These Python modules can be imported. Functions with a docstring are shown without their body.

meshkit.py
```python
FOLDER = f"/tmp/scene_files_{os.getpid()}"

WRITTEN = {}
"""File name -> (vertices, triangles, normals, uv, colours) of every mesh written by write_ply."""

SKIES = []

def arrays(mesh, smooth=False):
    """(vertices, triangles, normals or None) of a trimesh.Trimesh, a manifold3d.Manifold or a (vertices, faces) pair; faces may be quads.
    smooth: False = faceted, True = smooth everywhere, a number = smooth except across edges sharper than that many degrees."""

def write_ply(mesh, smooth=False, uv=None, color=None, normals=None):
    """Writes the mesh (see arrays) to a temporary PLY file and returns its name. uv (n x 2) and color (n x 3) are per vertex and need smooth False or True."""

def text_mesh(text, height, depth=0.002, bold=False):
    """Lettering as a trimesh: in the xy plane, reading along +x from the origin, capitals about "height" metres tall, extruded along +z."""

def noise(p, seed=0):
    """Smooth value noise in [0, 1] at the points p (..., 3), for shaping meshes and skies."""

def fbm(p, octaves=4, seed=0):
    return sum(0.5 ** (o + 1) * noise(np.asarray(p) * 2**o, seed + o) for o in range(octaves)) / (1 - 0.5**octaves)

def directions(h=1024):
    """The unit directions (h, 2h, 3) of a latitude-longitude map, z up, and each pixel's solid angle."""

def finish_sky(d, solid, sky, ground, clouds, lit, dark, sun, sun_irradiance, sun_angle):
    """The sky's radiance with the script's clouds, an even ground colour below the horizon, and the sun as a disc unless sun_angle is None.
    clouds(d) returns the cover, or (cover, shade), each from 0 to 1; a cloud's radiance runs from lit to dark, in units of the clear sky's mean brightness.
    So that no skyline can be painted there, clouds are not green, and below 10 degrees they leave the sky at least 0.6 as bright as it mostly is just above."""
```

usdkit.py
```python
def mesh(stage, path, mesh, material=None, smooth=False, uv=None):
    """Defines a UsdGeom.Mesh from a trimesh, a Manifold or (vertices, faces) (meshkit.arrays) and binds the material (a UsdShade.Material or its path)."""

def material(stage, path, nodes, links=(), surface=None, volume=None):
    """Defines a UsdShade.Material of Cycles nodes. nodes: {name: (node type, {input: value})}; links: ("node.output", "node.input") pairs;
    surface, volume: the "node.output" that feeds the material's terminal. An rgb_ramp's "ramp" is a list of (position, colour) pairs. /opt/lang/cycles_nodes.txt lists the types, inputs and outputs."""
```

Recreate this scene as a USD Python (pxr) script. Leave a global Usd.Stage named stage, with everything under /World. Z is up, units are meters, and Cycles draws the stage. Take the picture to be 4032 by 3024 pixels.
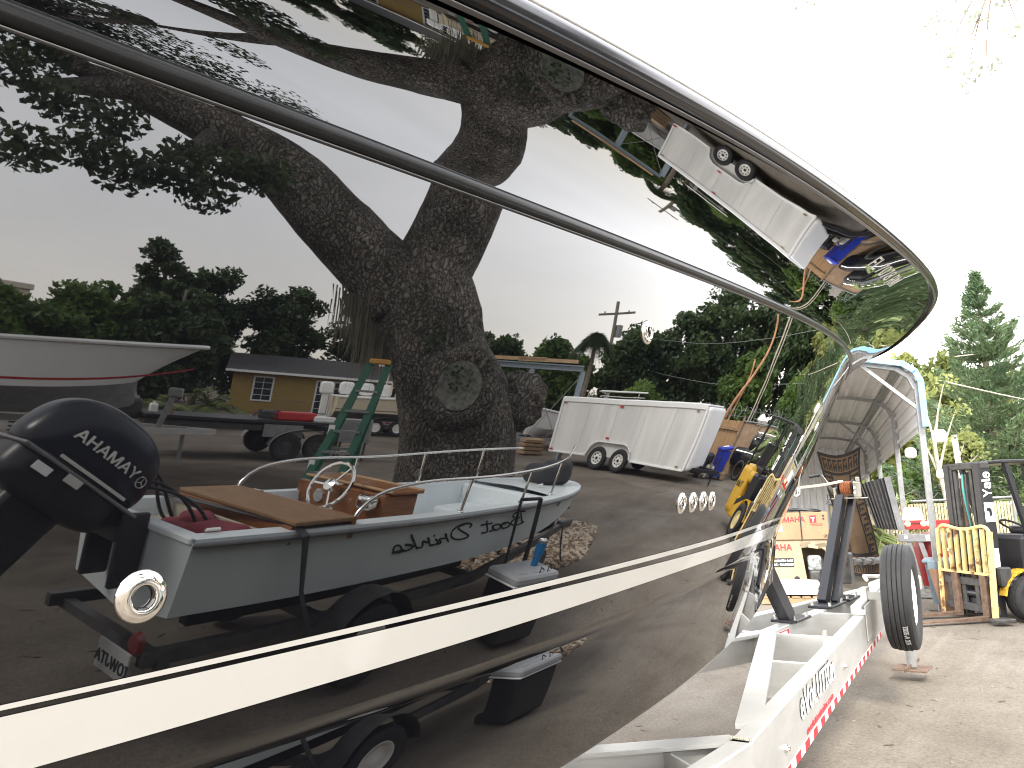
import math, random
import numpy as np, trimesh, usdkit, meshkit
from pxr import Usd, UsdGeom, UsdLux, UsdShade, Gf, Sdf, Vt

stage = Usd.Stage.CreateInMemory()
UsdGeom.SetStageUpAxis(stage, 'Z')
UsdGeom.SetStageMetersPerUnit(stage, 1.0)
PI = math.pi
rad = math.radians
# ---------------------------------------------------------------- camera, sky, sun
CAM_AZ, CAM_PITCH, CAM_ROLL, CAM_H = rad(38), rad(8.7), rad(2.0), 1.75
EXPOSURE = 2.5
UP = np.array([0, 0, 1.0])
fh = np.array([math.cos(CAM_AZ), math.sin(CAM_AZ), 0]); rh = np.array([math.sin(CAM_AZ), -math.cos(CAM_AZ), 0])
fw = math.cos(CAM_PITCH)*fh + math.sin(CAM_PITCH)*UP; u0 = math.cos(CAM_PITCH)*UP - math.sin(CAM_PITCH)*fh
rt = math.cos(CAM_ROLL)*rh - math.sin(CAM_ROLL)*u0; uv_ = math.cos(CAM_ROLL)*u0 + math.sin(CAM_ROLL)*rh
cam = UsdGeom.Camera.Define(stage, '/World/camera')
cam.CreateHorizontalApertureAttr(36.0); cam.CreateVerticalApertureAttr(27.0); cam.CreateFocalLengthAttr(27.716)
cam.CreateClippingRangeAttr(Gf.Vec2f(0.02, 2000)); cam.CreateExposureAttr(EXPOSURE)
cm = np.eye(4); cm[0, :3] = rt; cm[1, :3] = uv_; cm[2, :3] = -fw; cm[3, :3] = (0, 0, CAM_H)
cam.AddTransformOp().Set(Gf.Matrix4d(cm.tolist()))

SUN = np.array([-0.62, -0.40, 0.67]); SUN /= np.linalg.norm(SUN)
sky_mat = usdkit.material(stage, '/World/Looks/sky_look', {
    'sky': ('sky_texture', {'sky_type': 'single_scattering', 'sun_disc': False, 'sun_elevation': float(math.asin(SUN[2])), 'sun_rotation': float(math.atan2(SUN[0], SUN[1]))}),
    'tc': ('texture_coordinate', {}), 'mp': ('mapping', {'scale': (1.3, 1.3, 3.2)}),
    'nz': ('noise_texture', {'scale': 1.6, 'detail': 5.0, 'roughness': .55, 'distortion': .3}),
    'nr': ('rgb_ramp', {'ramp': [(.25, (.90, .90, .91)), (.5, (1.0, 1.0, 1.0)), (.75, (1.12, 1.11, 1.10))]}),
    'sp': ('separate_xyz', {}),
    'zr': ('rgb_ramp', {'ramp': [(0.0, (10.6, 9.7, 8.5)), (.10, (10.4, 9.9, 9.2)), (.25, (10.3, 10.2, 10.2)), (.6, (10.0, 10.1, 10.5)), (1.0, (8.4, 8.6, 9.1))]}),
    'cl': ('mix', {'mix_type': 'multiply', 'fac': 1.0}),
    'mx': ('mix', {'mix_type': 'mix', 'fac': .9}),
    'bg': ('background_shader', {'strength': .1})},
    [('tc.generated', 'mp.vector'), ('mp.vector', 'nz.vector'), ('nz.fac', 'nr.fac'), ('tc.generated', 'sp.vector'), ('sp.z', 'zr.fac'),
     ('zr.color', 'cl.color1'), ('nr.color', 'cl.color2'), ('sky.color', 'mx.color1'), ('cl.color', 'mx.color2'), ('mx.color', 'bg.color')], surface='bg.background')
dome = UsdLux.DomeLight.Define(stage, '/World/sky')
UsdShade.MaterialBindingAPI.Apply(dome.GetPrim()).Bind(sky_mat)
dome.GetPrim().SetCustomDataByKey('kind', 'structure'); dome.GetPrim().SetCustomDataByKey('label', 'pale overcast sky, warmer near the horizon')
sun = UsdLux.DistantLight.Define(stage, '/World/sun')
sun.CreateIntensityAttr(0.38); sun.CreateAngleAttr(14.0); sun.CreateColorAttr(Gf.Vec3f(1, .95, .87)); sun.CreateNormalizeAttr(True)
zx = SUN; xx = np.cross(UP, zx); xx /= np.linalg.norm(xx); yx = np.cross(zx, xx)
sm = np.eye(4); sm[0, :3] = xx; sm[1, :3] = yx; sm[2, :3] = zx
sun.AddTransformOp().Set(Gf.Matrix4d(sm.tolist()))

# ---------------------------------------------------------------- scene helpers
_count = {}
def free(parent, name):
    k = (parent, name); n = _count.get(k, 0); _count[k] = n + 1
    return f'{parent}/{name}' if n == 0 else f'{parent}/{name}_{n:03d}'
def keys(prim, label=None, cat=None, group=None, kind=None):
    for k, v in (('label', label), ('category', cat), ('group', group), ('kind', kind)):
        if v: prim.SetCustomDataByKey(k, v)
def thing(name, label, cat, loc=(0, 0, 0), rz=0.0, group=None, rx=0.0, ry=0.0):
    p = free('/World', name); x = UsdGeom.Xform.Define(stage, p)
    x.AddTranslateOp().Set(Gf.Vec3d(*map(float, loc)))
    if rz: x.AddRotateZOp().Set(float(rz))
    if ry: x.AddRotateYOp().Set(float(ry))
    if rx: x.AddRotateXOp().Set(float(rx))
    keys(x.GetPrim(), label, cat, group)
    return p
def part(parent, name, mesh, m, smooth=False, label=None, kind=None):
    p = free(parent, name)
    pr = usdkit.mesh(stage, p, mesh, m, smooth=smooth).GetPrim()
    if label or kind: keys(pr, label, None, None, kind)
    return p
def single(name, label, cat, mesh, m, smooth=False, group=None, kind=None):
    p = free('/World', name); pr = usdkit.mesh(stage, p, mesh, m, smooth=smooth).GetPrim()
    keys(pr, label, cat, group, kind); return p
def copy_of(src, name, label, cat, loc, rz=0, group=None, scale=None):
    p = free('/World', name); x = UsdGeom.Xform.Define(stage, p)
    x.GetPrim().GetReferences().AddInternalReference(src); x.ClearXformOpOrder()
    x.AddTranslateOp(opSuffix='c').Set(Gf.Vec3d(*map(float, loc)))
    x.AddRotateZOp(opSuffix='c').Set(float(rz))
    if scale: x.AddScaleOp(opSuffix='c').Set(Gf.Vec3f(*scale))
    x.GetPrim().SetInstanceable(True)
    keys(x.GetPrim(), label, cat, group); return p
# ---------------------------------------------------------------- mesh helpers (all return (v, f) with triangles)
def cat(*ms):
    vs, fs, o = [], [], 0
    for m in ms:
        if m is None: continue
        if hasattr(m, 'vertices'): m = (np.asarray(m.vertices), np.asarray(m.faces))
        v, f = m; f = np.asarray(f)
        if f.shape[1] == 4: f = np.vstack([f[:, [0, 1, 2]], f[:, [0, 2, 3]]])
        vs.append(np.asarray(v, float)); fs.append(f + o); o += len(v)
    return np.vstack(vs), np.vstack(fs)
def mv(m, t=(0, 0, 0), rz=0, ry=0, rx=0, s=None):
    v, f = cat(m)
    if s is not None: v = v*np.asarray(s, float)
    for a, ax in ((rx, 0), (ry, 1), (rz, 2)):
        if a:
            c, q = math.cos(rad(a)), math.sin(rad(a)); i, j = [(1, 2), (2, 0), (0, 1)][ax]
            vi, vj = v[:, i].copy(), v[:, j].copy(); v = v.copy(); v[:, i] = c*vi - q*vj; v[:, j] = q*vi + c*vj
    return v + np.asarray(t, float), f
_BV = np.array([[x, y, z] for x in (-.5, .5) for y in (-.5, .5) for z in (-.5, .5)])
_BF = np.array([[0, 1, 3], [0, 3, 2], [4, 6, 7], [4, 7, 5], [0, 4, 5], [0, 5, 1], [2, 3, 7], [2, 7, 6], [0, 2, 6], [0, 6, 4], [1, 5, 7], [1, 7, 3]])
def box(c, s, rz=0, ry=0, rx=0): return mv((_BV*np.asarray(s, float), _BF), c, rz, ry, rx)
def box2(a, b):
    a, b = np.asarray(a, float), np.asarray(b, float); return box((a+b)/2, np.abs(b-a))
def cbox(c, s, ch=.01, rz=0, ry=0, rx=0):      # box with chamfered edges
    h = np.asarray(s, float)/2; ch = min(ch, .45*min(s)); p = []
    for sx in (-1, 1):
        for sy in (-1, 1):
            for sz in (-1, 1):
                for k in range(3):
                    q = h - ch; q[k] = h[k]; p.append(q*(sx, sy, sz))
    hl = trimesh.convex.convex_hull(np.array(p)); return mv(hl, c, rz, ry, rx)
def rbox(c, s, r, rz=0, ry=0, rx=0, sub=2):    # box with round edges
    h = np.maximum(np.asarray(s, float)/2 - r, 1e-4); ico = trimesh.creation.icosphere(sub, radius=r).vertices; p = []
    for sx in (-1, 1):
        for sy in (-1, 1):
            for sz in (-1, 1): p.append(ico + h*(sx, sy, sz))
    hl = trimesh.convex.convex_hull(np.vstack(p)); return mv(hl, c, rz, ry, rx)
def frames(pts, up=(0, 0, 1)):
    pts = np.asarray(pts, float); t = np.gradient(pts, axis=0); t /= np.linalg.norm(t, axis=1, keepdims=True) + 1e-12
    s = np.cross(t, np.asarray(up, float)); l = np.linalg.norm(s, axis=1, keepdims=True)
    s = np.where(l < 1e-3, np.cross(t, (1.0, 0, 0)), s); s /= np.linalg.norm(s, axis=1, keepdims=True) + 1e-12
    return pts, t, s, np.cross(s, t)
def sweep(pts, prof, up=(0, 0, 1), caps=True, closed=True):   # prof: (k,2) side, up
    p, t, s, n = frames(pts, up); prof = np.asarray(prof, float); k = len(prof); m = len(p)
    v = (p[:, None] + prof[None, :, :1]*s[:, None] + prof[None, :, 1:]*n[:, None]).reshape(-1, 3)
    f = []
    for i in range(m-1):
        for j in range(k if closed else k-1):
            a, b = i*k+j, i*k+(j+1) % k; f += [[a, b, b+k], [a, b+k, a+k]]
    if caps and closed:
        for j in range(1, k-1): f += [[0, j+1, j], [(m-1)*k, (m-1)*k+j, (m-1)*k+j+1]]
    return v, np.array(f)
def circ(r, n=10, ph=0): a = np.arange(n)/n*2*PI + ph; return np.stack([np.cos(a)*r, np.sin(a)*r], 1)
def tube(pts, r, n=8):
    pts = np.asarray(pts, float); rr = np.broadcast_to(np.asarray(r, float), (len(pts),))
    p, t, s, u = frames(pts, (0.03, 0.02, 1) if abs(np.diff(pts[[0, -1]], axis=0)[0, 2]) < .9*np.linalg.norm(pts[-1]-pts[0]) else (1, 0.02, 0.03))
    a = np.arange(n)/n*2*PI
    v = (p[:, None] + rr[:, None, None]*(np.cos(a)[None, :, None]*s[:, None] + np.sin(a)[None, :, None]*u[:, None])).reshape(-1, 3)
    f = []
    for i in range(len(p)-1):
        for j in range(n): b = i*n+(j+1) % n; f += [[i*n+j, b, b+n], [i*n+j, b+n, i*n+j+n]]
    for j in range(1, n-1): f += [[0, j+1, j], [(len(p)-1)*n, (len(p)-1)*n+j, (len(p)-1)*n+j+1]]
    return v, np.array(f)
def bar(a, b, w, h, up=(0, 0, 1)):
    return sweep([a, b], [(-w/2, -h/2), (w/2, -h/2), (w/2, h/2), (-w/2, h/2)], up)
def lathe(prof, n=24, close=False):
    prof = np.asarray(prof, float); a = np.arange(n)/n*2*PI; k = len(prof)
    v = np.stack([prof[None, :, 0]*np.cos(a)[:, None], prof[None, :, 0]*np.sin(a)[:, None], np.broadcast_to(prof[None, :, 1], (n, k))], -1).reshape(-1, 3)
    f = []
    for i in range(n):
        for j in range(k-1): a0, a1 = i*k+j, ((i+1) % n)*k+j; f += [[a0, a1, a1+1], [a0, a1+1, a0+1]]
    return v, np.array(f)
def spline(pts, n=24):
    from scipy.interpolate import CubicSpline
    pts = np.asarray(pts, float); d = np.r_[0, np.cumsum(np.linalg.norm(np.diff(pts, axis=0), axis=1))]
    return CubicSpline(d, pts)(np.linspace(0, d[-1], n))
def grid(P):                                   # (n, m, 3) -> mesh
    n, m = P.shape[:2]; i = np.arange(n*m).reshape(n, m)
    f = np.stack([i[:-1, :-1], i[1:, :-1], i[1:, 1:], i[:-1, 1:]], -1).reshape(-1, 4)
    return P.reshape(-1, 3), np.vstack([f[:, [0, 1, 2]], f[:, [0, 2, 3]]])
def extr(poly, d):                             # xy polygon extruded along +z
    from shapely.geometry import Polygon
    return cat(trimesh.creation.extrude_polygon(Polygon(poly), d, engine='earcut'))
def basis(m, o, ex, ey, ez):
    v, f = cat(m); return np.asarray(o, float) + v[:, :1]*np.asarray(ex, float) + v[:, 1:2]*np.asarray(ey, float) + v[:, 2:]*np.asarray(ez, float), f
def text(s, h, d=.003, bold=True, center=True):
    v, f = cat(meshkit.text_mesh(s, h, d, bold))
    if center: v = v - np.array([(v[:, 0].min()+v[:, 0].max())/2, (v[:, 1].min()+v[:, 1].max())/2, 0])
    return v, f
# ---------------------------------------------------------------- materials
_mats = {}
def M(name, c, rough=.6, metal=0., var=.12, scale=6., bump=0., bscale=40., c2=None, coat=0., spec=.5, aniso=None, detail=4.):
    if name in _mats: return _mats[name]
    c = np.array(c, float); lo = c*(1-var); hi = np.minimum(c*(1+var), 1) if c2 is None else np.array(c2, float)
    n = {'tc': ('texture_coordinate', {}), 'nz': ('noise_texture', {'scale': scale, 'detail': detail, 'roughness': .6}),
         'rp': ('rgb_ramp', {'ramp': [(.3, tuple(lo)), (.7, tuple(hi))]}),
         'p': ('principled_bsdf', {'roughness': rough, 'metallic': metal, 'coat_weight': coat, 'specular_ior_level': spec})}
    l = [('nz.fac', 'rp.fac'), ('rp.color', 'p.base_color')]
    src = 'tc.object'
    if aniso: n['mp'] = ('mapping', {'scale': aniso}); l += [('tc.object', 'mp.vector')]; src = 'mp.vector'
    l += [(src, 'nz.vector')]
    if bump:
        n['nb'] = ('noise_texture', {'scale': bscale, 'detail': 3.0}); n['b'] = ('bump', {'strength': bump, 'distance': .02})
        l += [(src, 'nb.vector'), ('nb.fac', 'b.height'), ('b.normal', 'p.normal')]
    _mats[name] = usdkit.material(stage, '/World/Looks/'+name, n, l, surface='p.BSDF'); return _mats[name]
def leafmat(name, dark, light, trans=.35, scale=.6, rough=.5):
    if name in _mats: return _mats[name]
    n = {'g': ('geometry', {}), 'nz': ('noise_texture', {'scale': scale, 'detail': 3.0}), 'wn': ('math', {'math_type': 'multiply_add', 'value2': .45}),
         'rp': ('rgb_ramp', {'ramp': [(.25, dark), (.8, light)]}), 'p': ('principled_bsdf', {'roughness': rough, 'specular_ior_level': .35}),
         't': ('translucent_bsdf', {}), 'mx': ('mix_closure', {'fac': trans})}
    l = [('g.position', 'nz.vector'), ('g.random_per_island', 'wn.value1'), ('nz.fac', 'wn.value3'), ('wn.value', 'rp.fac'), ('rp.color', 'p.base_color'),
         ('rp.color', 't.color'), ('p.BSDF', 'mx.closure1'), ('t.BSDF', 'mx.closure2')]
    _mats[name] = usdkit.material(stage, '/World/Looks/'+name, n, l, surface='mx.closure'); return _mats[name]
def glass(name):
    if name in _mats: return _mats[name]
    _mats[name] = usdkit.material(stage, '/World/Looks/'+name, {'t': ('transparent_bsdf', {'color': (.5, .55, .55)}), 'g': ('glossy_bsdf', {'roughness': .02, 'color': (.9, .9, .9)}), 'f': ('fresnel', {'IOR': 1.6}), 'm': ('mix_closure', {})},
        [('f.fac', 'm.fac'), ('t.BSDF', 'm.closure1'), ('g.BSDF', 'm.closure2')], surface='m.closure'); return _mats[name]
def rusty(name, paint, rust, amount=.5, scale=7., rough=.6):
    if name in _mats: return _mats[name]
    n = {'tc': ('texture_coordinate', {}), 'nz': ('noise_texture', {'scale': scale, 'detail': 6.0, 'roughness': .65}),
         'rp': ('rgb_ramp', {'ramp': [(amount-.04, paint), (amount+.05, rust)]}), 'n2': ('noise_texture', {'scale': 25.0, 'detail': 3.0}), 'b': ('bump', {'strength': .25, 'distance': .01}),
         'p': ('principled_bsdf', {'roughness': rough})}
    l = [('tc.object', 'nz.vector'), ('tc.object', 'n2.vector'), ('nz.fac', 'rp.fac'), ('rp.color', 'p.base_color'), ('n2.fac', 'b.height'), ('b.normal', 'p.normal')]
    _mats[name] = usdkit.material(stage, '/World/Looks/'+name, n, l, surface='p.BSDF'); return _mats[name]

gel_black = usdkit.material(stage, '/World/Looks/black_gelcoat', {
    'g': ('geometry', {}), 'nz': ('noise_texture', {'scale': 2.2, 'detail': 1.0}), 'b': ('bump', {'strength': .012, 'distance': .05}),
    'p': ('principled_bsdf', {'base_color': (.0008, .0008, .001), 'roughness': .012, 'ior': 1.80})},
    [('g.position', 'nz.vector'), ('nz.fac', 'b.height'), ('b.normal', 'p.normal')], surface='p.BSDF')
m_stripe = M('ivory_stripe', (.30, .288, .262), .05, var=.03, scale=3)
m_rubber = M('black_rubber', (.012, .012, .013), .42, var=.3, scale=20)
m_strake = M('black_strake_vinyl', (.004, .004, .004), .28, var=.2, scale=20, spec=.18)
m_rail = M('black_gloss_rail', (.006, .006, .007), .10, var=.1)
m_rubrail = M('black_rub_rail', (.005, .005, .0065), .17, var=.2, spec=.5)
m_trim = M('grey_trim_line', (.15, .15, .155), .25, .3, var=.05)
m_white = M('white_gelcoat', (.78, .78, .76), .12, var=.03, scale=2)
m_chrome = M('polished_steel', (.86, .84, .80), .06, 1., var=.04)
m_alu = M('milled_aluminium', (.43, .425, .405), .40, .45, var=.10, scale=3.5, bump=.06, bscale=60, aniso=(1, 1, 3))
m_weld = M('weld_bead', (.42, .38, .30), .5, .5, var=.35, scale=60, bump=.6, bscale=120)
m_black = M('black_paint', (.0085, .0085, .0105), .36, var=.25, scale=9)
m_dark = M('dark_void', (.008, .008, .008), .8)
m_steel = M('galvanised_steel', (.25, .255, .255), .42, .6, var=.18, scale=12)
m_sheetw = M('white_sheet_metal', (.58, .58, .59), .42, .0, var=.06, scale=3)
m_blue_trim = M('pale_blue_trim', (.17, .33, .47), .4, var=.05)
m_card = M('brown_cardboard', (.27, .175, .10), .8, var=.1, scale=5, bump=.05)
m_card2 = M('faded_cardboard', (.28, .225, .15), .85, var=.12, scale=4, bump=.08)
m_red = M('red_paint', (.42, .022, .022), .4, var=.15, scale=4)
m_redp = M('red_print', (.42, .02, .03), .6)
m_blackp = M('black_print', (.012, .012, .012), .6)
m_whitep = M('white_print', (.78, .78, .76), .5, var=.03)
m_greyp = M('faded_white_print', (.30, .30, .29), .7)
m_tyre = M('tyre_rubber', (.012, .012, .0125), .72, var=.3, scale=18, bump=.1)
m_rimw = M('white_wheel_paint', (.72, .71, .68), .35, var=.08)
m_rust = M('rusty_steel', (.12, .075, .05), .75, .2, var=.4, scale=14, bump=.3)
m_darksteel = M('worn_dark_steel', (.05, .048, .046), .5, .3, var=.4, scale=10, bump=.1)
m_greysteel = M('grey_painted_steel', (.20, .20, .20), .5, .2, var=.2, scale=9)
m_yel = M('machine_yellow', (.55, .32, .03), .4, var=.12, scale=4)
m_cream = rusty('rust_edged_cream_paint', (.52, .40, .17), (.13, .05, .02), .57, 5.)
m_wood = M('weathered_wood', (.27, .18, .10), .75, var=.25, scale=4, bump=.15, aniso=(2, 2, 14))
m_fence = M('cedar_fence', (.36, .22, .11), .75, var=.22, scale=3, bump=.12, aniso=(9, 9, .8))
m_board = M('brown_board', (.15, .08, .045), .7, var=.12)
m_varn = M('varnished_mahogany', (.22, .085, .028), .3, var=.3, scale=5, aniso=(1.5, 14, 14))
m_skiff = M('pale_blue_gelcoat', (.50, .545, .55), .25, var=.04, scale=2)
m_skiffin = M('white_blue_liner', (.70, .75, .76), .35, var=.04)
m_bark = usdkit.material(stage, '/World/Looks/oak_bark', {'tc': ('texture_coordinate', {}), 'mp': ('mapping', {'scale': (1, 1, .42)}),
    'dn': ('noise_texture', {'scale': 3.5, 'detail': 3.0}), 'dm': ('mix', {'mix_type': 'linear_light', 'fac': .16}),
    'v': ('voronoi_texture', {'scale': 19.0, 'feature': 'distance_to_edge'}), 'nz': ('noise_texture', {'scale': 30.0, 'detail': 5.0, 'roughness': .7}), 'rp': ('rgb_ramp', {'ramp': [(.0, (.03, .026, .022)), (.10, (.115, .102, .088)), (.35, (.25, .23, .20))]}),
    'n2': ('noise_texture', {'scale': 1.7, 'detail': 4.0}), 'r2': ('rgb_ramp', {'ramp': [(.35, (.55, .55, .52)), (.65, (1.15, 1.15, 1.15))]}), 'ml': ('mix', {'mix_type': 'multiply', 'fac': 1.0}), 'r3': ('rgb_ramp', {'ramp': [(.3, (.6, .6, .6)), (.7, (1.35, 1.35, 1.35))]}), 'm3': ('mix', {'mix_type': 'multiply', 'fac': 1.0}),
    'ad': ('math', {'math_type': 'multiply_add', 'value2': .5}), 'b': ('bump', {'strength': 1.0, 'distance': .05}), 'p': ('principled_bsdf', {'roughness': .95, 'specular_ior_level': .15})},
    [('tc.object', 'mp.vector'), ('mp.vector', 'dm.color1'), ('tc.object', 'dn.vector'), ('dn.color', 'dm.color2'), ('dm.color', 'v.vector'), ('tc.object', 'nz.vector'), ('tc.object', 'n2.vector'), ('v.distance', 'rp.fac'), ('n2.fac', 'r2.fac'), ('rp.color', 'ml.color1'), ('r2.color', 'ml.color2'),
     ('nz.fac', 'r3.fac'), ('ml.color', 'm3.color1'), ('r3.color', 'm3.color2'), ('m3.color', 'p.base_color'), ('nz.fac', 'ad.value1'), ('v.distance', 'ad.value3'), ('ad.value', 'b.height'), ('b.normal', 'p.normal')], surface='p.BSDF')
m_trunk = M('grey_tree_bark', (.16, .13, .10), .9, var=.35, scale=8, bump=.4, bscale=25)
m_palebark = M('pale_bark', (.36, .32, .25), .9, var=.35, scale=9, bump=.3)
m_leaf_oak = leafmat('oak_leaves', (.018, .03, .012), (.06, .085, .03), .25, .8)
m_leaf_dark = leafmat('dark_tree_leaves', (.012, .028, .010), (.065, .10, .03), .25, .35)
m_leaf_mid = leafmat('mid_green_leaves', (.022, .05, .012), (.12, .19, .035), .3, .4)
m_leaf_yel = leafmat('yellow_green_leaves', (.06, .085, .025), (.28, .29, .085), .35, .35)
m_leaf_pine = leafmat('pine_needles', (.04, .075, .035), (.15, .20, .09), .2, .5)
m_leaf_back = leafmat('glare_paled_leaves', (.10, .12, .08), (.30, .33, .22), .6, 1.5)  # leaf colours paled to stand in for glare of the bright sky
m_leaf_palm = leafmat('palm_leaflets', (.09, .13, .04), (.30, .36, .14), .35, .9)
m_moss = leafmat('hanging_moss_look', (.07, .07, .05), (.20, .19, .13), .3, 1.5, .9)

# ---------------------------------------------------------------- ground
ax = np.unique(np.round(np.concatenate([-np.geomspace(9, 420, 30)[::-1], np.arange(-9, 24, .14), np.geomspace(24, 520, 36)]), 3))
ay = np.unique(np.round(np.concatenate([-np.geomspace(10, 420, 34)[::-1], np.arange(-10, 8, .14), np.geomspace(8, 420, 34)]), 3))
GX, GY = np.meshgrid(ax, ay, indexing='ij')
def gz(x, y):
    p = np.stack([np.asarray(x, float), np.asarray(y, float), np.zeros_like(np.asarray(x, float))], -1)
    return .05*(meshkit.fbm(p*.45, 3, 3)-.5) + .022*(meshkit.fbm(p*2.2, 3, 9)-.5) - .012
gv = np.stack([GX, GY, gz(GX, GY)], -1)
m_ground = usdkit.material(stage, '/World/Looks/packed_dirt', {'g': ('geometry', {}), 'n1': ('noise_texture', {'scale': .55, 'detail': 5.0, 'roughness': .6, 'distortion': .6}),
    'r1': ('rgb_ramp', {'ramp': [(.28, (.100, .084, .067)), (.5, (.140, .121, .098)), (.72, (.182, .161, .134))]}),
    'n2': ('noise_texture', {'scale': 38.0, 'detail': 4.0, 'roughness': .7}), 'r2': ('rgb_ramp', {'ramp': [(.3, (.72, .72, .72)), (.5, (1, 1, 1)), (.72, (1.3, 1.28, 1.25))]}),
    'v': ('voronoi_texture', {'scale': 16.0}), 'rv': ('rgb_ramp', {'ramp': [(.03, (.45, .42, .4)), (.085, (1, 1, 1))]}),
    'mp': ('mapping', {'scale': (.5, 3.2, 1), 'rotation': (0, 0, -.45)}), 'n4': ('noise_texture', {'scale': .7, 'detail': 3.0, 'distortion': 1.0}), 'r4': ('rgb_ramp', {'ramp': [(.36, (.90, .895, .89)), (.60, (1.05, 1.05, 1.05))]}),
    'a': ('mix', {'mix_type': 'multiply', 'fac': 1.0}), 'c': ('mix', {'mix_type': 'multiply', 'fac': .7}), 'd': ('mix', {'mix_type': 'multiply', 'fac': 1.0}), 'mo': ('mapping', {'location': (-.95, .98, 0), 'scale': (.16, .16, 0)}), 'no': ('noise_texture', {'scale': .9, 'detail': 4.0}), 'gr': ('gradient_texture', {'gradient_type': 'spherical'}), 'so': ('math', {'math_type': 'multiply'}), 'ro': ('rgb_ramp', {'ramp': [(.05, (1, 1, 1)), (.28, (.40, .385, .365))]}), 'e': ('mix', {'mix_type': 'multiply', 'fac': 1.0}),  # spherical mask darkens the dirt round oak and skiff, shade painted into colour
    'n3': ('noise_texture', {'scale': 70.0, 'detail': 4.0}), 'b': ('bump', {'strength': .5, 'distance': .02}), 'p': ('principled_bsdf', {'roughness': .95, 'specular_ior_level': .15})},
    [('g.position', 'n1.vector'), ('g.position', 'n2.vector'), ('g.position', 'n3.vector'), ('g.position', 'v.vector'), ('g.position', 'mp.vector'), ('mp.vector', 'n4.vector'), ('n4.fac', 'r4.fac'),
     ('n1.fac', 'r1.fac'), ('n2.fac', 'r2.fac'), ('v.distance', 'rv.fac'), ('r1.color', 'a.color1'), ('r2.color', 'a.color2'), ('a.color', 'c.color1'), ('rv.color', 'c.color2'), ('c.color', 'd.color1'), ('r4.color', 'd.color2'),
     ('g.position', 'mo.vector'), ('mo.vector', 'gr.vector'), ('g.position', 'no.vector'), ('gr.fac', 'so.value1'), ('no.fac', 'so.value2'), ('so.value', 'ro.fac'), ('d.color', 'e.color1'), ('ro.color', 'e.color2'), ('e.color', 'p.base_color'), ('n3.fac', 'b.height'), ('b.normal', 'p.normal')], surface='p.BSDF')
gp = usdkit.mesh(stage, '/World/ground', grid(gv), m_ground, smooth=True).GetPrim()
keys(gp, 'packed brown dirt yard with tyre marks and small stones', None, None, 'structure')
def scatter(name, label, protos, P, S, m, kind='stuff', seed=0):
    rng = np.random.default_rng(seed); p = free('/World', name); pi = UsdGeom.PointInstancer.Define(stage, p)
    for i, pm in enumerate(protos):
        usdkit.mesh(stage, f'{p}/stone_{i:03d}', pm, m if not isinstance(m, (list, tuple)) else m[i]); pi.CreatePrototypesRel().AddTarget(f'{p}/stone_{i:03d}')
    n = len(P); pi.CreatePositionsAttr(Vt.Vec3fArray.FromNumpy(P.astype(np.float32))); pi.CreateProtoIndicesAttr(Vt.IntArray.FromNumpy(rng.integers(0, len(protos), n).astype(np.int32)))
    pi.CreateScalesAttr(Vt.Vec3fArray.FromNumpy(np.repeat(S[:, None], 3, 1).astype(np.float32)))
    a = rng.random(n)*2*PI; q = np.zeros((n, 4), np.float32); q[:, 0] = np.cos(a/2); q[:, 3] = np.sin(a/2)
    pi.CreateOrientationsAttr(Vt.QuathArray([Gf.Quath(float(w), 0, 0, float(z)) for w, _, _, z in q]))
    keys(pi.GetPrim(), label, None, None, kind)
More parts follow.
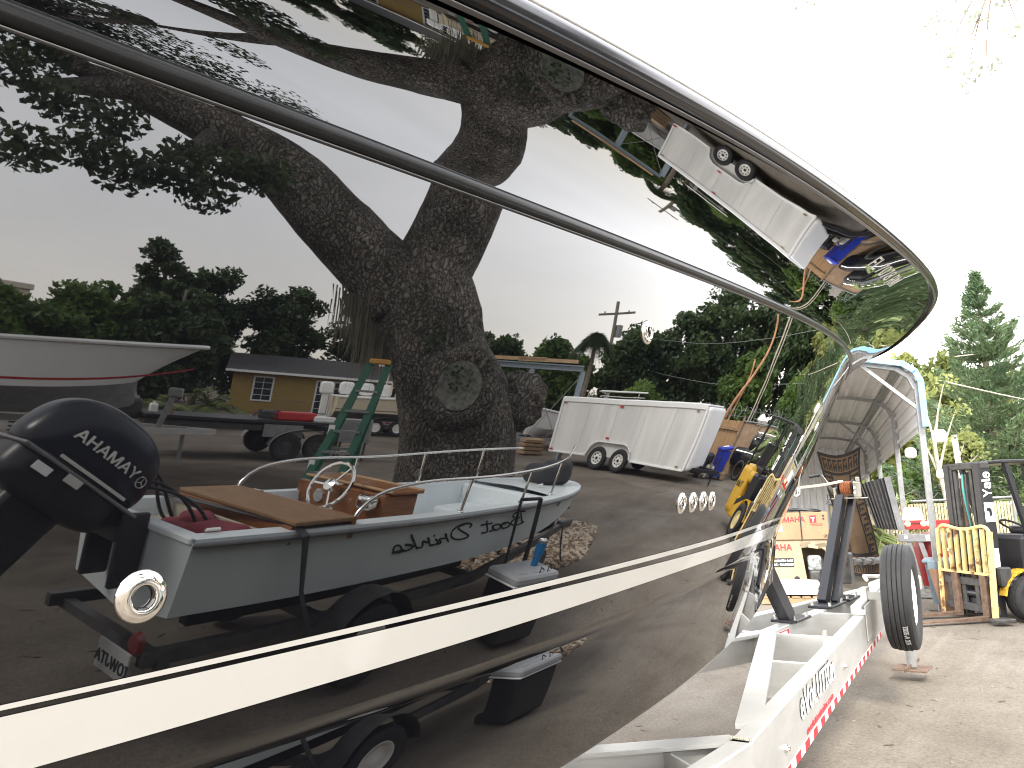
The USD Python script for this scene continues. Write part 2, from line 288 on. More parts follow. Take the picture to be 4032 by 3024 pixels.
def pebble(seed, flat=.6):
    r = np.random.default_rng(seed); return mv(trimesh.convex.convex_hull(r.normal(size=(14, 3))*(.5, .45, .5*flat)))
m_peb = M('pale_pebbles', (.19, .165, .135), .9, var=.35, scale=1.5)
m_twig = M('dry_leaf_litter', (.075, .05, .03), .9, var=.4, scale=3)
rg = np.random.default_rng(4)
P = np.concatenate([np.stack([rg.uniform(2, 14, 520), rg.uniform(-6, 5, 520)], 1), np.stack([rg.uniform(3, 9, 60), rg.uniform(-.3, 2.6, 60)], 1), np.stack([rg.uniform(10, 26, 700), rg.uniform(-14, 5, 700)], 1)])
P = np.c_[P, gz(P[:, 0], P[:, 1])+.003]
scatter('loose_stones', 'small pale stones scattered over the dirt yard', [pebble(i) for i in range(5)], P, rg.uniform(.005, .016, len(P)), m_peb, seed=5)
P = np.stack([rg.uniform(2, 14, 420), rg.uniform(-6, 5, 420)], 1); P = np.c_[P, gz(P[:, 0], P[:, 1])+.004]
scatter('leaf_litter', 'dark dry leaves and bark bits lying on the dirt', [mv(pebble(20+i, .15), s=(1.6, .5, .5)) for i in range(4)], P, rg.uniform(.012, .035, len(P)), m_twig, seed=6)

# ================================================================ the black sport boat
BOAT_Y = 1.95                                   # its centre line, starboard side towards -y
L_SHEER = [8.08219, 1.17, 3.30905, 1.7738, 2.28865, 1.38011, 3.59053, -16.49623, 22.67479, -10.40135]
L_KNUCK = [7.34274, 1.13, 2.25002, 0.93464, 2.20457, 0.28674, 0.67108, -0.09471, -0.30543]
L_CHINE = [5.31749, 1.062, 2.36001, 0.88461, 1.53006, -0.55857, 1.41018, -0.89761]
L_BILGE = [5.18737, 1.043, 2.35498, 0.77826, 1.22249, -0.10099, 0.07829]
SPLAY = 0.02
def hline(par, tau):
    u = 1-(1-np.asarray(tau, float))**2; xs, B, p, q = par[:4]
    x = -1+(xs+1)*u
    return np.stack([x, B*np.maximum(1-u**p, 0)**(1/q) + (.035 if par is L_SHEER else SPLAY)*(x-.9)*(1-u**6), sum(c*u**i for i, c in enumerate(par[4:]))], -1)
from scipy.interpolate import PchipInterpolator
flare_k = PchipInterpolator([0, .12, .25, .4, .55, .75, 1], [2.1, 2.2, 1.42, 1.28, 1.05, .98, .65])
def hsurf(kind, tau, v):
    tau, v = np.broadcast_arrays(np.asarray(tau, float), np.asarray(v, float)); u = 1-(1-tau)**2; vv = v[..., None]
    k = hline(L_KNUCK, tau); damp = np.minimum(1, k[..., 1]/.5)
    if kind == 'low':
        P = hline(L_CHINE, tau)*(1-vv) + k*vv; P[..., 1] += .05*v*(1-v)*damp
    else:
        S_ = hline(L_SHEER, tau); P = k*(1-vv) + S_*vv      # concave flare, fuller towards the bow
        P[..., 1] -= flare_k(u)*(S_[..., 1]-k[..., 1])*v*(1-v)
    return P
def world(P, side=-1): return np.stack([P[..., 0], BOAT_Y + side*P[..., 1], P[..., 2]], -1)
TAU = np.linspace(0, 1, 321)
def aft(P, n=4, L=4.5):                          # the hull goes on aft, out of the picture, with a constant section
    ext = np.stack([P[0] + np.array([-L*(1-i/n), 0, 0]) for i in range(n)]); return np.concatenate([ext, P])
def hull_sheet(kind, v, side, off=0.0, tau=TAU, ext=True):
    P = hsurf(kind, tau[:, None], v[None, :] if v.ndim == 1 else v)
    W = world(P, side); W = aft(W) if ext else W
    if off:
        n = np.cross(np.gradient(W, axis=0), np.gradient(W, axis=1)); n /= np.linalg.norm(n, axis=-1, keepdims=True)+1e-12
        n *= np.sign(n[..., 1:2]*side + 1e-9) if True else 1; W = W + n*off
    return W
def flip(m): return m[0], m[1][:, ::-1]
boat = thing('sport_boat', 'glossy black flared sport boat hull with ivory stripe on an aluminium trailer', 'boat')
# whole hull keeps world coordinates under its Xform at the origin
def both(fn):
    a = grid(fn(-1)); b = grid(fn(1)); return cat(flip(a) if True else a, b)
part(boat, 'upper_topside', both(lambda s: hull_sheet('up', np.linspace(0, 1, 41), s)), gel_black, True)
part(boat, 'lower_topside', both(lambda s: hull_sheet('low', np.linspace(0, 1, 41), s)), gel_black, True)
def bottom(side):
    c = hline(L_CHINE, TAU); b = hline(L_BILGE, TAU); c2 = c.copy(); c2[:, 1] = np.maximum(c[:, 1]-.012, 0); c2[:, 2] -= .004
    rows = [c, c2]
    for t in np.linspace(0, 1, 12)[1:]:
        r = c2*(1-t)+b*t; r[:, 1] += .006*np.sin(PI*t)*np.minimum(1, b[:, 1]/.4); rows.append(r)
    for t in np.linspace(0, 1, 8)[1:]:          # turn of the bilge and the shallow vee bottom
        r = b.copy(); a = t*PI*.46; R = np.minimum(.014, b[:, 1]*.4)
        r[:, 1] -= R*(1-np.cos(a)); r[:, 2] -= R*np.sin(a)*.9; rows.append(r)
    k = rows[-1].copy(); k[:, 2] -= .16*np.minimum(1, k[:, 1]/.5); k[:, 1] = 0; rows.append(k)
    return aft(world(np.stack(rows, 1), side))
part(boat, 'hull_bottom', both(bottom), gel_black, 32)
def along(par, side, prof, tau=TAU, ext=True, taper=1.0):   # profile (outboard, up) swept along a hull line
    P = world(hline(par, tau), side); P = aft(P) if ext else P
    t = np.gradient(P, axis=0); t[:, 2] = 0; t /= np.linalg.norm(t, axis=1, keepdims=True)+1e-12
    o = np.stack([t[:, 1], -t[:, 0], 0*t[:, 0]], 1); o *= np.sign(-(side*-1)*1.0)*-1 if False else 1
    o = o if side < 0 else -o
    prof = np.asarray(prof, float)
    k = 1-(1-taper)*np.clip((tau-.30)/.45, 0, 1)**1.2; k = np.r_[np.ones(len(P)-len(k)), k][:, None, None]
    return P[:, None] + prof[None, :, :1]*o[:, None]*np.maximum(k, .5) + prof[None, :, 1:]*UP*k
def rails(par, prof, taper=1.0): return cat(grid(along(par, -1, prof, taper=taper)), flip(grid(along(par, 1, prof, taper=taper))))
aa = np.linspace(0, PI, 9)
part(boat, 'knuckle_strake', rails(L_KNUCK, [(.0, .016)] + [(.003+.010*math.sin(a), .0145*math.cos(a)) for a in aa] + [(.0, -.016)]), m_strake, True)
part(boat, 'strake_lip', rails(L_KNUCK, [(-.004, -.0155), (.003, -.0155), (.0045, -.0165), (.003, -.0175), (-.006, -.018)]), m_trim, True)
part(boat, 'rub_rail', rails(L_SHEER, [(-.012, .004), (.004, .004)] + [(.010+.022*math.sin(a), -.022+.026*math.cos(a)) for a in aa] + [(-.012, -.052), (-.016, -.02), (-.012, .004)], .3), m_rubrail, 50)
part(boat, 'rail_trim', rails(L_SHEER, [(-.006, -.0525), (.001, -.0525), (.003, -.054), (.001, -.0555), (-.010, -.056)], .3), m_trim, True)
part(boat, 'gunwale_cap', rails(L_SHEER, [(.002, .004), (.018, .005), (.024, .011), (.022, .020), (.010, .028), (-.05, .034), (-.22, .036)]), m_white, True)
def deck():
    r = aft(world(hline(L_SHEER, TAU)*np.array([1, 1, 1]), -1)); l = aft(world(hline(L_SHEER, TAU), 1))
    r = r+(0, 0, .02); l = l+(0, 0, .02); return np.stack([r*(1-t)+l*t + (0, 0, .05*math.sin(PI*t)) for t in np.linspace(0, 1, 9)], 1)
part(boat, 'foredeck', grid(deck()), m_white, True)
sec = np.concatenate([world(hsurf('up', np.zeros(9), np.linspace(1, 0, 9)), -1), world(hsurf('low', np.zeros(9), np.linspace(1, 0, 9)), -1)]); sec[:, 0] -= 4.5
ms = sec.copy(); ms[:, 1] = 2*BOAT_Y-ms[:, 1]
part(boat, 'transom', grid(np.stack([sec, ms], 1)), gel_black)
ST = {'thin_top': [0.0595, 1.0008, -3.9983, 4.6086], 'thin_bot': [0.0651, 0.8572, -3.698, 4.4973], 'wide_top': [0.0414, 1.1372, -5.1558, 6.4969], 'wide_bot': [-0.0264, 0.877, -2.6979, 2.22]}
def stripe(a, b, t0, t1):
    tau = np.linspace(t0, t1, 160); tc = np.minimum(tau, .37)
    def ev(c): return sum(x*tc**i for i, x in enumerate(c)) + np.maximum(tau-.37, 0)*(-.10)
    va, vb = ev(ST[a]), np.maximum(ev(ST[b]) if b != 'wide_bot' else sum(x*np.minimum(tau, .52)**i for i, x in enumerate(ST[b])), .003)
    v = vb[:, None] + (va-vb)[:, None]*np.linspace(0, 1, 7)[None]
    return flip(grid(hull_sheet('low', v, -1, .0015, tau, False)))
part(boat, 'pinstripe', stripe('thin_top', 'thin_bot', .0, .62), m_stripe, True)
part(boat, 'boot_stripe', stripe('wide_top', 'wide_bot', .0, .62), m_stripe, True)
def hframe(kind, t, v):
    e = 1e-3; p = world(hsurf(kind, t, v), -1); a = world(hsurf(kind, t+e, v), -1)-p; b = world(hsurf(kind, t, v+e), -1)-p
    a /= np.linalg.norm(a); n = np.cross(a, b); n /= np.linalg.norm(n); n = n if n[1] < 0 else -n; return p, a, np.cross(n, a), n
fl_prof = [(.0125, -.03), (.0125, .004), (.0145, .0075), (.0175, .0085), (.0225, .0075), (.027, .005), (.0298, .002), (.0305, -.001)]
for t, v, s in [(0.114, 0.235, 1.02), (0.256, 0.266, 1), (0.266, 0.262, 1), (0.276, 0.259, 1), (0.286, 0.254, 1), (0.192, 0.766, 1)]:
    p, a, b, n = hframe('low', t, v); f = part(boat, 'drain_fitting', basis(mv(lathe(fl_prof, 32), s=s), p, a, b, n), m_chrome, 40)
    part(f, 'drain_hole', basis(mv(lathe([(.0, -.022), (.0124, -.022), (.0124, -.004)], 24), s=s), p+n*.006, a, b, n), m_dark, 40)
def hull_text(s, t0, t1, v0, v1):                # lettering laid on the flared bow
    v, f = text(s, 1, .01, True, False); x, y = v[:, 0], v[:, 1]; x = (x-x.min())/(x.max()-x.min()); y = (y-y.min())/(y.max()-y.min())
    P = world(hsurf('up', t0+(t1-t0)*x, v0+(v1-v0)*y), -1); e = 1e-3
    A = world(hsurf('up', t0+(t1-t0)*x+e, v0+(v1-v0)*y), -1)-P; B = world(hsurf('up', t0+(t1-t0)*x, v0+(v1-v0)*y+e), -1)-P
    n = np.cross(A, B); n /= np.linalg.norm(n, axis=1, keepdims=True); n *= np.where(n[:, 1:2] < 0, 1, -1)
    return P + n*(.0008+.0008*(v[:, 2:] > .005)), f
part(boat, 'registration_number', hull_text('FL 7078 RM', 0.340, 0.412, 0.753, 0.863), m_whitep)
p, t = np.array([5.72, BOAT_Y, 1.80]), 0
eye = part(boat, 'bow_eye', tube([p+(.05, 0, .06), p+(.11, 0, .05), p+(.13, 0, 0), p+(.11, 0, -.05), p+(.05, 0, -.06)], .011), m_chrome, True)

# ================================================================ its aluminium trailer
tr = thing('boat_trailer', 'bright aluminium boat trailer with red and white tape under the black boat', 'trailer')
A0, A1 = np.array([3.1, 1.31]), np.array([9.35, 2.177])
da = (A1-A0)/np.linalg.norm(A1-A0); na = np.array([-da[1], da[0]])       # na points inboard
def abox(s0, s1, o0, o1, z0, z1): # along beam a: distances from the kink, offset inboard
    c = A0+da*(s0+s1)/2+na*(o0+o1)/2; return cbox((*c, (z0+z1)/2), (s1-s0, o1-o0, z1-z0), .006, rz=math.degrees(math.atan2(da[1], da[0])))
LA = np.linalg.norm(A1-A0)
part(tr, 'side_beam', cat(abox(0, LA, 0, .085, .50, .80), cbox((.6, 1.353, .65), (5.06, .085, .30), .006)), m_alu)
part(tr, 'side_beam', cat(mv(cat(abox(0, LA, 0, .085, .50, .80), cbox((.6, 1.353, .65), (5.06, .085, .30), .006)), s=(1, -1, 1), t=(0, 2*2.20, 0))), m_alu)
part(tr, 'tongue_sleeve', cat(abox(3.62, 6.1, -.012, -.003, .60, .872), abox(3.62, 6.1, .02, .098, .802, .872), abox(3.60, 3.66, -.012, .09, .802, .84)), m_alu)
part(tr, 'center_beam', cat(cbox((7.5, 2.215, .70), (3.9, .10, .20), .006)), m_alu)
for s, (px, py), (qx, qy), z0, z1 in [(0, (5.62, 2.17), (5.64, 1.72), .60, .795), (0, (4.74, 1.87), (4.77, 1.58), .58, .785), (0, (6.74, 2.18), (6.76, 1.88), .60, .795), (0, (5.62, 2.26), (5.64, 2.66), .60, .795), (0, (2.5, 1.4), (2.5, 3.0), .60, .76)]:
    part(tr, 'cross_member', bar((px, py, (z0+z1)/2), (qx, qy, (z0+z1)/2), .05, z1-z0), m_alu)
for q in [((3.36, 1.42), (5.66, 2.19)), ((3.36, 2.98), (5.66, 2.23))]:
    part(tr, 'diagonal_brace', cat(bar((*q[0], .787), (*q[1], .787), .11, .022), bar((*q[0], .69), (*q[1], .69), .015, .17)), m_alu)
part(tr, 'keel_crossbeam', cat(bar((3.16, 1.40, .785), (2.62, 1.92, .785), .10, .016), bar((3.16, 1.40, .69), (2.62, 1.92, .69), .012, .17), bar((2.62, 1.92, .785), (3.16, 2.98, .785), .10, .016), bar((2.62, 1.92, .69), (3.16, 2.98, .69), .012, .17)), m_alu)
part(tr, 'gusset_plate', cat(bar((2.78, 1.36, .70), (2.96, 1.62, .70), .012, .14), bar((2.55, 1.40, .745), (2.78, 1.36, .745), .05, .02)), m_alu)
part(tr, 'bunk_bracket', cat(bar((3.35, 2.12, .80), (3.22, 2.2, 1.06), .07, .03, up=(0, 1, 0)), cbox((3.37, 2.12, .79), (.12, .1, .02))), m_alu)
part(tr, 'keel_roller_support', cat(cbox((2.2, 1.95, .82), (.3, .12, .25), .01), cbox((-.5, 1.95, .82), (.3, .12, .25), .01)), m_alu)
for k in range(2):
    part(tr, 'hull_bunk', cbox((-1.5, 1.95+(-.55, .55)[k], .93), (3.6, .14, .12), .02, ry=0), m_rubber)
    part(tr, 'bunk_post', cbox((-1.2, 1.95+(-.55, .55)[k], .83), (.1, .1, .12)), m_alu)
for c, s in [((5.565, 2.155), 0), ((4.70, 1.845), 0), ((6.70, 2.155), 0)]:   # rippled weld beads at the joints
    zs = np.arange(.60, .78, .014)
    part(tr, 'weld_seam', cat(*[mv(trimesh.creation.icosphere(0, radius=.011), (c[0]+.07, c[1]-.045, z), s=(1, 1, .8)) for z in zs]), m_weld)
part(tr, 'weld_seam', cat(*[mv(trimesh.creation.icosphere(0, radius=.010), (3.13+.002*(i % 2), 1.318+.0085*i, .803), s=(1.2, .6, .8)) for i in range(10)]), m_weld)
for z in (0, 1):
    for x in (6.16, 6.36, 7.2, 7.36): pass
for sx, z in [(.59, .625), (2.40, .643)]:
    c = A0+da*sx
    b = part(tr, 'bolt', mv(lathe([(0, .021), (.010, .021), (.011, .009), (.017, .009), (.017, .0), (.02, 0)], 12), (*(c-na*.0), z), rx=90, rz=math.degrees(math.atan2(da[1], da[0]))), m_chrome)
lug = [(-.05, 0), (.05, 0), (.035, .07), (.018, .095), (-.018, .095), (-.035, .07)]
c = A0+da*2.20+na*.055
part(tr, 'tie_down_lug', cat(basis(extr(lug, .016), (*c, .80), (*da, 0), (0, 0, 1), (*na, 0)), basis(lathe([(0, .018), (.016, .018)], 12), (*(c-na*.0022), .862), (*da, 0), (0, 0, 1), (*na, 0))), m_alu)
tape = part(tr, 'reflective_tape', abox(.45, 4.55, -.0024, -.0004, .497, .545), m_whitep)
k = 0; s = .55
while s < 4.5:
    part(tape, 'red_block', abox(s, s+.115, -.004, -.0016, .499, .543), m_redp); s += .228
nx = (*-na, 0.0)
def decal(txt, s0, s1, z0, h, m, lean=0, bold=True, off=.002, d=.002):
    v, f = text(txt, h, d, bold, False); v = v.copy(); v[:, 0] *= (s1-s0)/v[:, 0].max(); v[:, 0] += lean*v[:, 1]
    o = A0+da*s0-na*off; return basis((v, f), (*o, z0), (*da, 0), (0, 0, 1), nx)
p = part(tr, 'maker_lettering', decal('eVoLUTIOn', .945, 2.00, .658, .120, m_blackp, off=.001, d=.001), m_blackp)
part(p, 'lettering_face', decal('eVoLUTIOn', .962, 2.017, .652, .118, m_whitep, off=.003, d=.001), m_whitep)
part(tr, 'web_address', decal('evolutiontrailer.com', 1.075, 1.90, .558, .034, m_redp, bold=False), m_redp)
for x0, y0 in [(5.35, 2.163), (4.9, 2.163)]:
    pass
wl = part(tr, 'warning_label', box2((5.75, 2.161, .66), (5.98, 2.1645, .775)), m_whitep)
part(wl, 'red_header', box2((5.75, 2.1595, .735), (5.98, 2.161, .775)), m_redp)
part(wl, 'warning_text', basis(text('WARNING', .022), (5.865, 2.159, .755), (1, 0, 0), (0, 0, 1), (0, -1, 0)), m_whitep)
wl = part(tr, 'warning_label', box2((6.55, 2.612, .62), (6.80, 2.6155, .75)), m_whitep)
part(wl, 'red_header', box2((6.55, 2.6095, .705), (6.80, 2.6118, .75)), m_redp)
# winch stand, bow strut, winch
WY = 2.22
def plate(x, y=WY, w=.30, d=.22):
    b = [mv(lathe([(0, .03), (.012, .03), (.012, .0)], 6), (x+sx*w*.4, y+sy*d*.36, .821)) for sx in (-1, 1) for sy in (-1, 1)]
    return cbox((x, y, .814), (w, d, .022), .004), b
pa, pb = plate(7.12, w=.42, d=.2)
ws = part(tr, 'winch_post', cat(pa, bar((7.12, WY+.035, .82), (7.93, WY+.035, 1.70), .11, .072, up=(0, 1, 0)), bar((7.19, WY-.045, .82), (8.02, WY-.045, 1.70), .07, .055, up=(0, 1, 0))), m_black)
[part(ws, 'anchor_bolt', q, m_chrome) for q in pb]
pa, pb = plate(7.60, w=.34, d=.2)
ws = part(tr, 'rear_leg', cat(pa, bar((7.56, WY+.03, .82), (7.60, WY+.03, 1.30), .09, .06, up=(0, 1, 0))), m_black); [part(ws, 'anchor_bolt', q, m_chrome) for q in pb]
pa, pb = plate(6.22, w=.34, d=.2)
ws = part(tr, 'bow_strut', cat(pa, bar((6.15, WY, .82), (5.62, WY-.02, 1.32), .12, .085, up=(0, 1, 0))), m_black); [part(ws, 'anchor_bolt', q, m_chrome) for q in pb]
m_winch = M('cream_winch_steel', (.34, .325, .27), .45, .3)
WC = np.array([8.03, WY+.01, 1.80])
w = part(tr, 'winch', cat(cbox((8.03, WY-.02, 1.700), (.26, .27, .012), .003), cbox(WC+(0, -.105, -.02), (.16, .035, .15), .012), cbox(WC+(.02, -.11, .075), (.04, .03, .05), .006), cbox(WC+(0, .085, -.045), (.12, .03, .10), .008)), m_winch)
part(w, 'rope_drum', cat(*[mv(lathe([(0, -.0105), (.055, -.0105), (.066, 0), (.055, .0105), (0, .0105)], 22), WC+(0, .035-.021*i, 0), rx=90) for i in range(5)]), M('orange_rope', (.36, .13, .05), .75, var=.25, scale=30, bump=.3, bscale=90), 40)
part(w, 'drum_flange', cat(mv(lathe([(0, -.004), (.078, -.004), (.078, .004), (0, .004)], 24), WC+(0, .056, 0), rx=90), mv(lathe([(0, -.004), (.078, -.004), (.078, .004), (0, .004)], 24), WC+(0, -.076, 0), rx=90)), m_black)
part(w, 'gear_bolt', cat(*[mv(lathe([(0, .012), (.010, .012), (.010, 0)], 8), WC+(-.08, -.105+.0*i, -.05+.05*i), ry=-90) for i in range(3)]), m_chrome)
part(w, 'crank_handle', bar(WC+(-.02, .115, -.03), WC+(-.08, .20, .13), .03, .012, up=(1, 0, 0)), m_chrome)
part(w, 'crank_grip', tube([WC+(-.08, .20, .13), WC+(-.08, .31, .12)], .015, 10), m_rubber, True)
part(tr, 'winch_strap', sweep(np.linspace((8.0, WY+.03, 1.865), (5.84, BOAT_Y+.03, 1.80), 12) + np.array([[0, 0, -.008*math.sin(PI*i/11)] for i in range(12)]), [(-.010, -.010), (.010, -.010), (.010, .010), (-.010, .010)]), M('off_white_strap', (.62, .55, .45), .8))
part(tr, 'safety_chain_shaft', cat(tube([(7.75, WY, 1.12), (9.0, 2.21, 1.04)], .022, 8), *[cbox((7.95+.34*i, WY, 1.108-.022*i), (.10, .07, .07), .01) for i in range(4)]), m_darksteel)
part(tr, 'brake_actuator', cbox((7.83, WY+.03, 1.06), (.13, .13, .28), .012), m_darksteel)
part(tr, 'coupler', cat(cbox((9.4, 2.19, .74), (.9, .34, .16), .02), mv(rbox((0, 0, 0), (.34, .16, .16), .06), (9.95, 2.19, .76)), tube([(8.9, 2.1, .86), (9.05, 2.02, .88), (9.2, 2.1, .87), (9.3, 2.25, .87)], .015), tube([(8.7, 2.3, .87), (8.85, 2.36, .89), (9.0, 2.25, .88)], .02)), m_alu)
part(tr, 'grab_ring', tube([(7.4+.05*math.cos(a), 1.955, .84+.05*math.sin(a)) for a in np.linspace(0, 2*PI, 17)], .008, 6), m_chrome, True)
jk = part(tr, 'tongue_jack', cat(tube([(8.45, 1.90, .10), (8.45, 1.90, .95)], .045, 12), bar((8.45, 1.90, .70), (8.45, 2.1, .70), .1, .1)), m_greysteel)
part(jk, 'jack_foot', cat(cbox((8.45, 1.90, .085), (.30, .30, .012), .002), bar((8.30, 1.9, .10), (8.30, 1.9, .13), .012, .3), bar((8.60, 1.9, .10), (8.60, 1.9, .13), .012, .3)), m_rust)
# spare wheel, its plane along the boat
def tyre_mesh(R, W, rr, n=64):
    prof = [(rr, -.40*W), (rr+.02, -.47*W), ((R+rr)/2, -.52*W), (R-.05, -.50*W), (R-.018, -.44*W)]
    gx = np.linspace(-.40, .40, 6)
    for i, g in enumerate(gx[:-1]):
        a, b = g*W+.004, gx[i+1]*W-.004; c = .008*(abs(g+gx[i+1])/2/.4)**2*2
        prof += [(R-.014, a-.004), (R-c, a), (R-c, b), (R-.014, b+.004)]
    prof += [(R-.018, .44*W), (R-.05, .50*W), ((R+rr)/2, .52*W), (rr+.02, .47*W), (rr, .40*W)]
    return lathe(prof, n)
def rim_mesh(rr, W, n=40): return lathe([(rr, .40*W), (rr-.012, .41*W), (rr-.02, .34*W), (rr*.86, .20*W), (rr*.75, .16*W), (rr*.55, .24*W), (rr*.34, .26*W), (rr*.30, .30*W), (0, .30*W)], n)
SPM = dict(t=(7.10, 1.62, .905), rz=6.5)
sp = part(tr, 'spare_tyre', mv(mv(tyre_mesh(.418, .215, .225), rx=90), **SPM), m_tyre, 35)
part(sp, 'wheel_rim', mv(mv(rim_mesh(.225, .215), rx=90), **SPM), m_rimw, 35)
part(sp, 'tread_lettering', mv(cat(*[basis(text(ch, .034), (-.4195*math.cos(a), -.045, -.4195*math.sin(a)), (math.sin(a), 0, -math.cos(a)), (0, -1, 0), (-math.cos(a), 0, -math.sin(a))) for ch, a in zip('T105 A 105', np.linspace(.46, .88, 10)) if ch != ' ']), **SPM), m_greyp)
part(tr, 'spare_carrier', cat(bar((7.10, 1.72, .905), (7.10, 1.9, .905), .06, .06), bar((7.10, 1.9, .82), (7.10, 1.9, .97), .05, .1, up=(1, 0, 0))), m_alu)
# wheels far aft, out of the picture but under the boat
for x in (-2.2, -3.1):
    wh = part(tr, 'road_wheel', mv(tyre_mesh(.36, .22, .2, 40), (x, 1.12, .36), rx=90), m_tyre, 35); part(wh, 'wheel_rim', mv(rim_mesh(.2, .22), (x, 1.12, .36), rx=90), m_rimw, 35)

# ================================================================ carport with the stored goods
CO = np.array([13.3, 2.45, 0.0]); CD = np.array([.947, .322, -.047]); CL = np.array([-.322, .947, 0.0])
def cw(u, v, z): return CO + u*CD + v*CL + z*UP
def cmap(m):                                      # local (u, v, z) -> world
    v, f = cat(m); return CO + v[:, :1]*CD + v[:, 1:2]*CL + v[:, 2:]*UP, f
carport = thing('carport', 'open metal carport with pale blue front trim and grey ribbed roof', 'carport')
XS = np.array([(0, 2.70), (0, 3.36), (.07, 3.54), (.25, 3.685), (.72, 3.79), (2.3, 3.90), (3.9, 3.79), (4.35, 3.685), (4.53, 3.54), (4.6, 3.36), (4.6, 2.70)])
def xs_ribbed(pts, rib=.04, pitch=.26):            # cross-section with small ribs, for a corrugated sheet
    out = []
    for a, b in zip(pts[:-1], pts[1:]):
        L = np.linalg.norm(b-a); t = (b-a)/L; n = np.array([-t[1], t[0]])*-1; k = max(1, int(round(L/pitch)))
        for i in range(k):
            s0, s1 = L*i/k, L*(i+1)/k; c = (s0+s1)/2
            for s, h in [(s0, 0), (c-.042, 0), (c-.028, rib), (c+.028, rib), (c+.042, 0)]: out.append(a+t*s+n*h)
    out.append(pts[-1]); return np.array(out)
def roofsheet(pts, u0, u1):
    q = xs_ribbed(pts); P = np.stack([[cw(u, v, z) for v, z in q] for u in (u0, u1)]); return grid(P)
us = [0, 3.2, 6.7, 10.1, 13.5]
part(carport, 'side_sheet', roofsheet(XS[:2], -.1, 13.6), m_sheetw)
part(carport, 'side_sheet', roofsheet(XS[-2:], -.1, 13.6), m_sheetw)
part(carport, 'roof_sheet', roofsheet(XS[1:6], -.1, 13.6), m_sheetw)
part(carport, 'roof_sheet', roofsheet(XS[5:10], -.1, 13.6), m_sheetw)
INN = XS.copy(); INN[:, 0] = 2.3+(XS[:, 0]-2.3)*.965; INN[:, 1] -= .06
for i, u in enumerate(us):
    part(carport, 'rafter', cat(*[bar(cw(u, *a), cw(u, *b), .06, .075, up=CD) for a, b in zip(INN[1:-2], INN[2:-1])]), m_steel)
    for v in (.05, 4.55): part(carport, 'post', bar(cw(u, v, -.05), cw(u, v, 3.36), .085, .085, up=CD), m_steel)
    if i % 2 == 0:
        part(carport, 'knee_brace', bar(cw(u, .80, 3.72), cw(u, .06, 2.98), .05, .06, up=CD), m_steel)
        part(carport, 'knee_brace', bar(cw(u, 3.80, 3.72), cw(u, 4.54, 2.98), .05, .06, up=CD), m_steel)
for v, z in [(.30, 3.63), (1.5, 3.78)]: part(carport, 'purlin', bar(cw(0, v, z), cw(13.5, v, z), .09, .05), m_steel)
OUT = XS.copy(); OUT[:, 0] = 2.3+(XS[:, 0]-2.3)*1.014; OUT[:, 1] += .03; OUT[0, 1] = OUT[-1, 1] = 2.69
for a, b in zip(OUT[:-1], OUT[1:]):
    t = b-a; t = t/np.linalg.norm(t); n = np.array([t[1], -t[0]]); n = n if n @ (np.array([2.3, 3.2])-a) > 0 else -n
    P = [a, b, b+n*.085, a+n*.085]; V = [cw(u, *p) for u in (-.17, -.12) for p in P]
    F = [[0, 1, 2], [0, 2, 3], [4, 6, 5], [4, 7, 6], [0, 4, 5], [0, 5, 1], [3, 2, 6], [3, 6, 7], [0, 3, 7], [0, 7, 4], [1, 5, 6], [1, 6, 2]]
    part(carport, 'front_trim', (np.array(V), np.array(F)), m_blue_trim)
def wallsheet(v0, v1, z0, z1, u, pitch=.19):
    k = int(round((v1-v0)/pitch)); q = []
    for i in range(k):
        a, b = v0+(v1-v0)*i/k, v0+(v1-v0)*(i+1)/k; c = (a+b)/2
        q += [(a, 0), (c-.05, 0), (c-.03, .035), (c+.03, .035), (c+.05, 0)]
    q.append((v1, 0)); return grid(np.stack([[cw(u-h, v, z) for v, h in q] for z in (z0, z1)]))
part(carport, 'end_wall', wallsheet(.1, 4.5, 1.62, 3.9, 13.45), M('white_wall_sheet', (.72, .73, .76), .35, var=.05))
part(carport, 'end_rail', cat(bar(cw(13.38, .05, 1.60), cw(13.38, 4.55, 1.60), .05, .1), bar(cw(13.38, .05, .98), cw(13.38, 4.55, .98), .05, .1)), m_steel)
for u, z in [(-.05, 2.55), (3.15, 2.60)]:
    p = cw(u, -.17, z); f = part(carport, 'floodlight', rbox(p, (.16, .2, .2), .07), m_white, True)
p = cw(-.05, -.20, 1.98); part(carport, 'floodlight', rbox(p, (.16, .25, .14), .05), m_white, True)
# hung rug
def sag(L, R, n): return np.stack([np.asarray(L)*(1-t)+np.asarray(R)*t - np.array([0, 0, .10*math.sin(PI*t)]) for t in np.linspace(0, 1, n)])
Lc = spline([(15.3, 4.70, 2.55), (15.33, 4.57, 1.77), (15.36, 4.49, 1.27), (15.40, 4.35, .30)], 60); Rc = spline([(15.5, 3.96, 2.60), (15.49, 3.99, 1.84), (15.52, 3.88, 1.06), (15.53, 3.83, .28)], 60)
RN = 44
RP = np.stack([Lc*(1-t)+Rc*t for t in np.linspace(0, 1, RN)], 1)
hh, ww = np.meshgrid(np.linspace(0, 1, 60), np.linspace(0, 1, RN), indexing='ij')
RP[..., 2] -= .12*np.sin(PI*ww)*(1-hh) + .05*np.sin(PI*ww)*hh
RP[..., 0] += .05*np.sin(9*ww+2*hh)*(.3+hh) - .02
rug = thing('hanging_rug', 'brown rug with black key border hung crooked under the carport', 'rug')
part(rug, 'rug_cloth', grid(RP), M('rug_brown', (.105, .068, .038), .95, var=.15, scale=9, bump=.2, bscale=160), True)
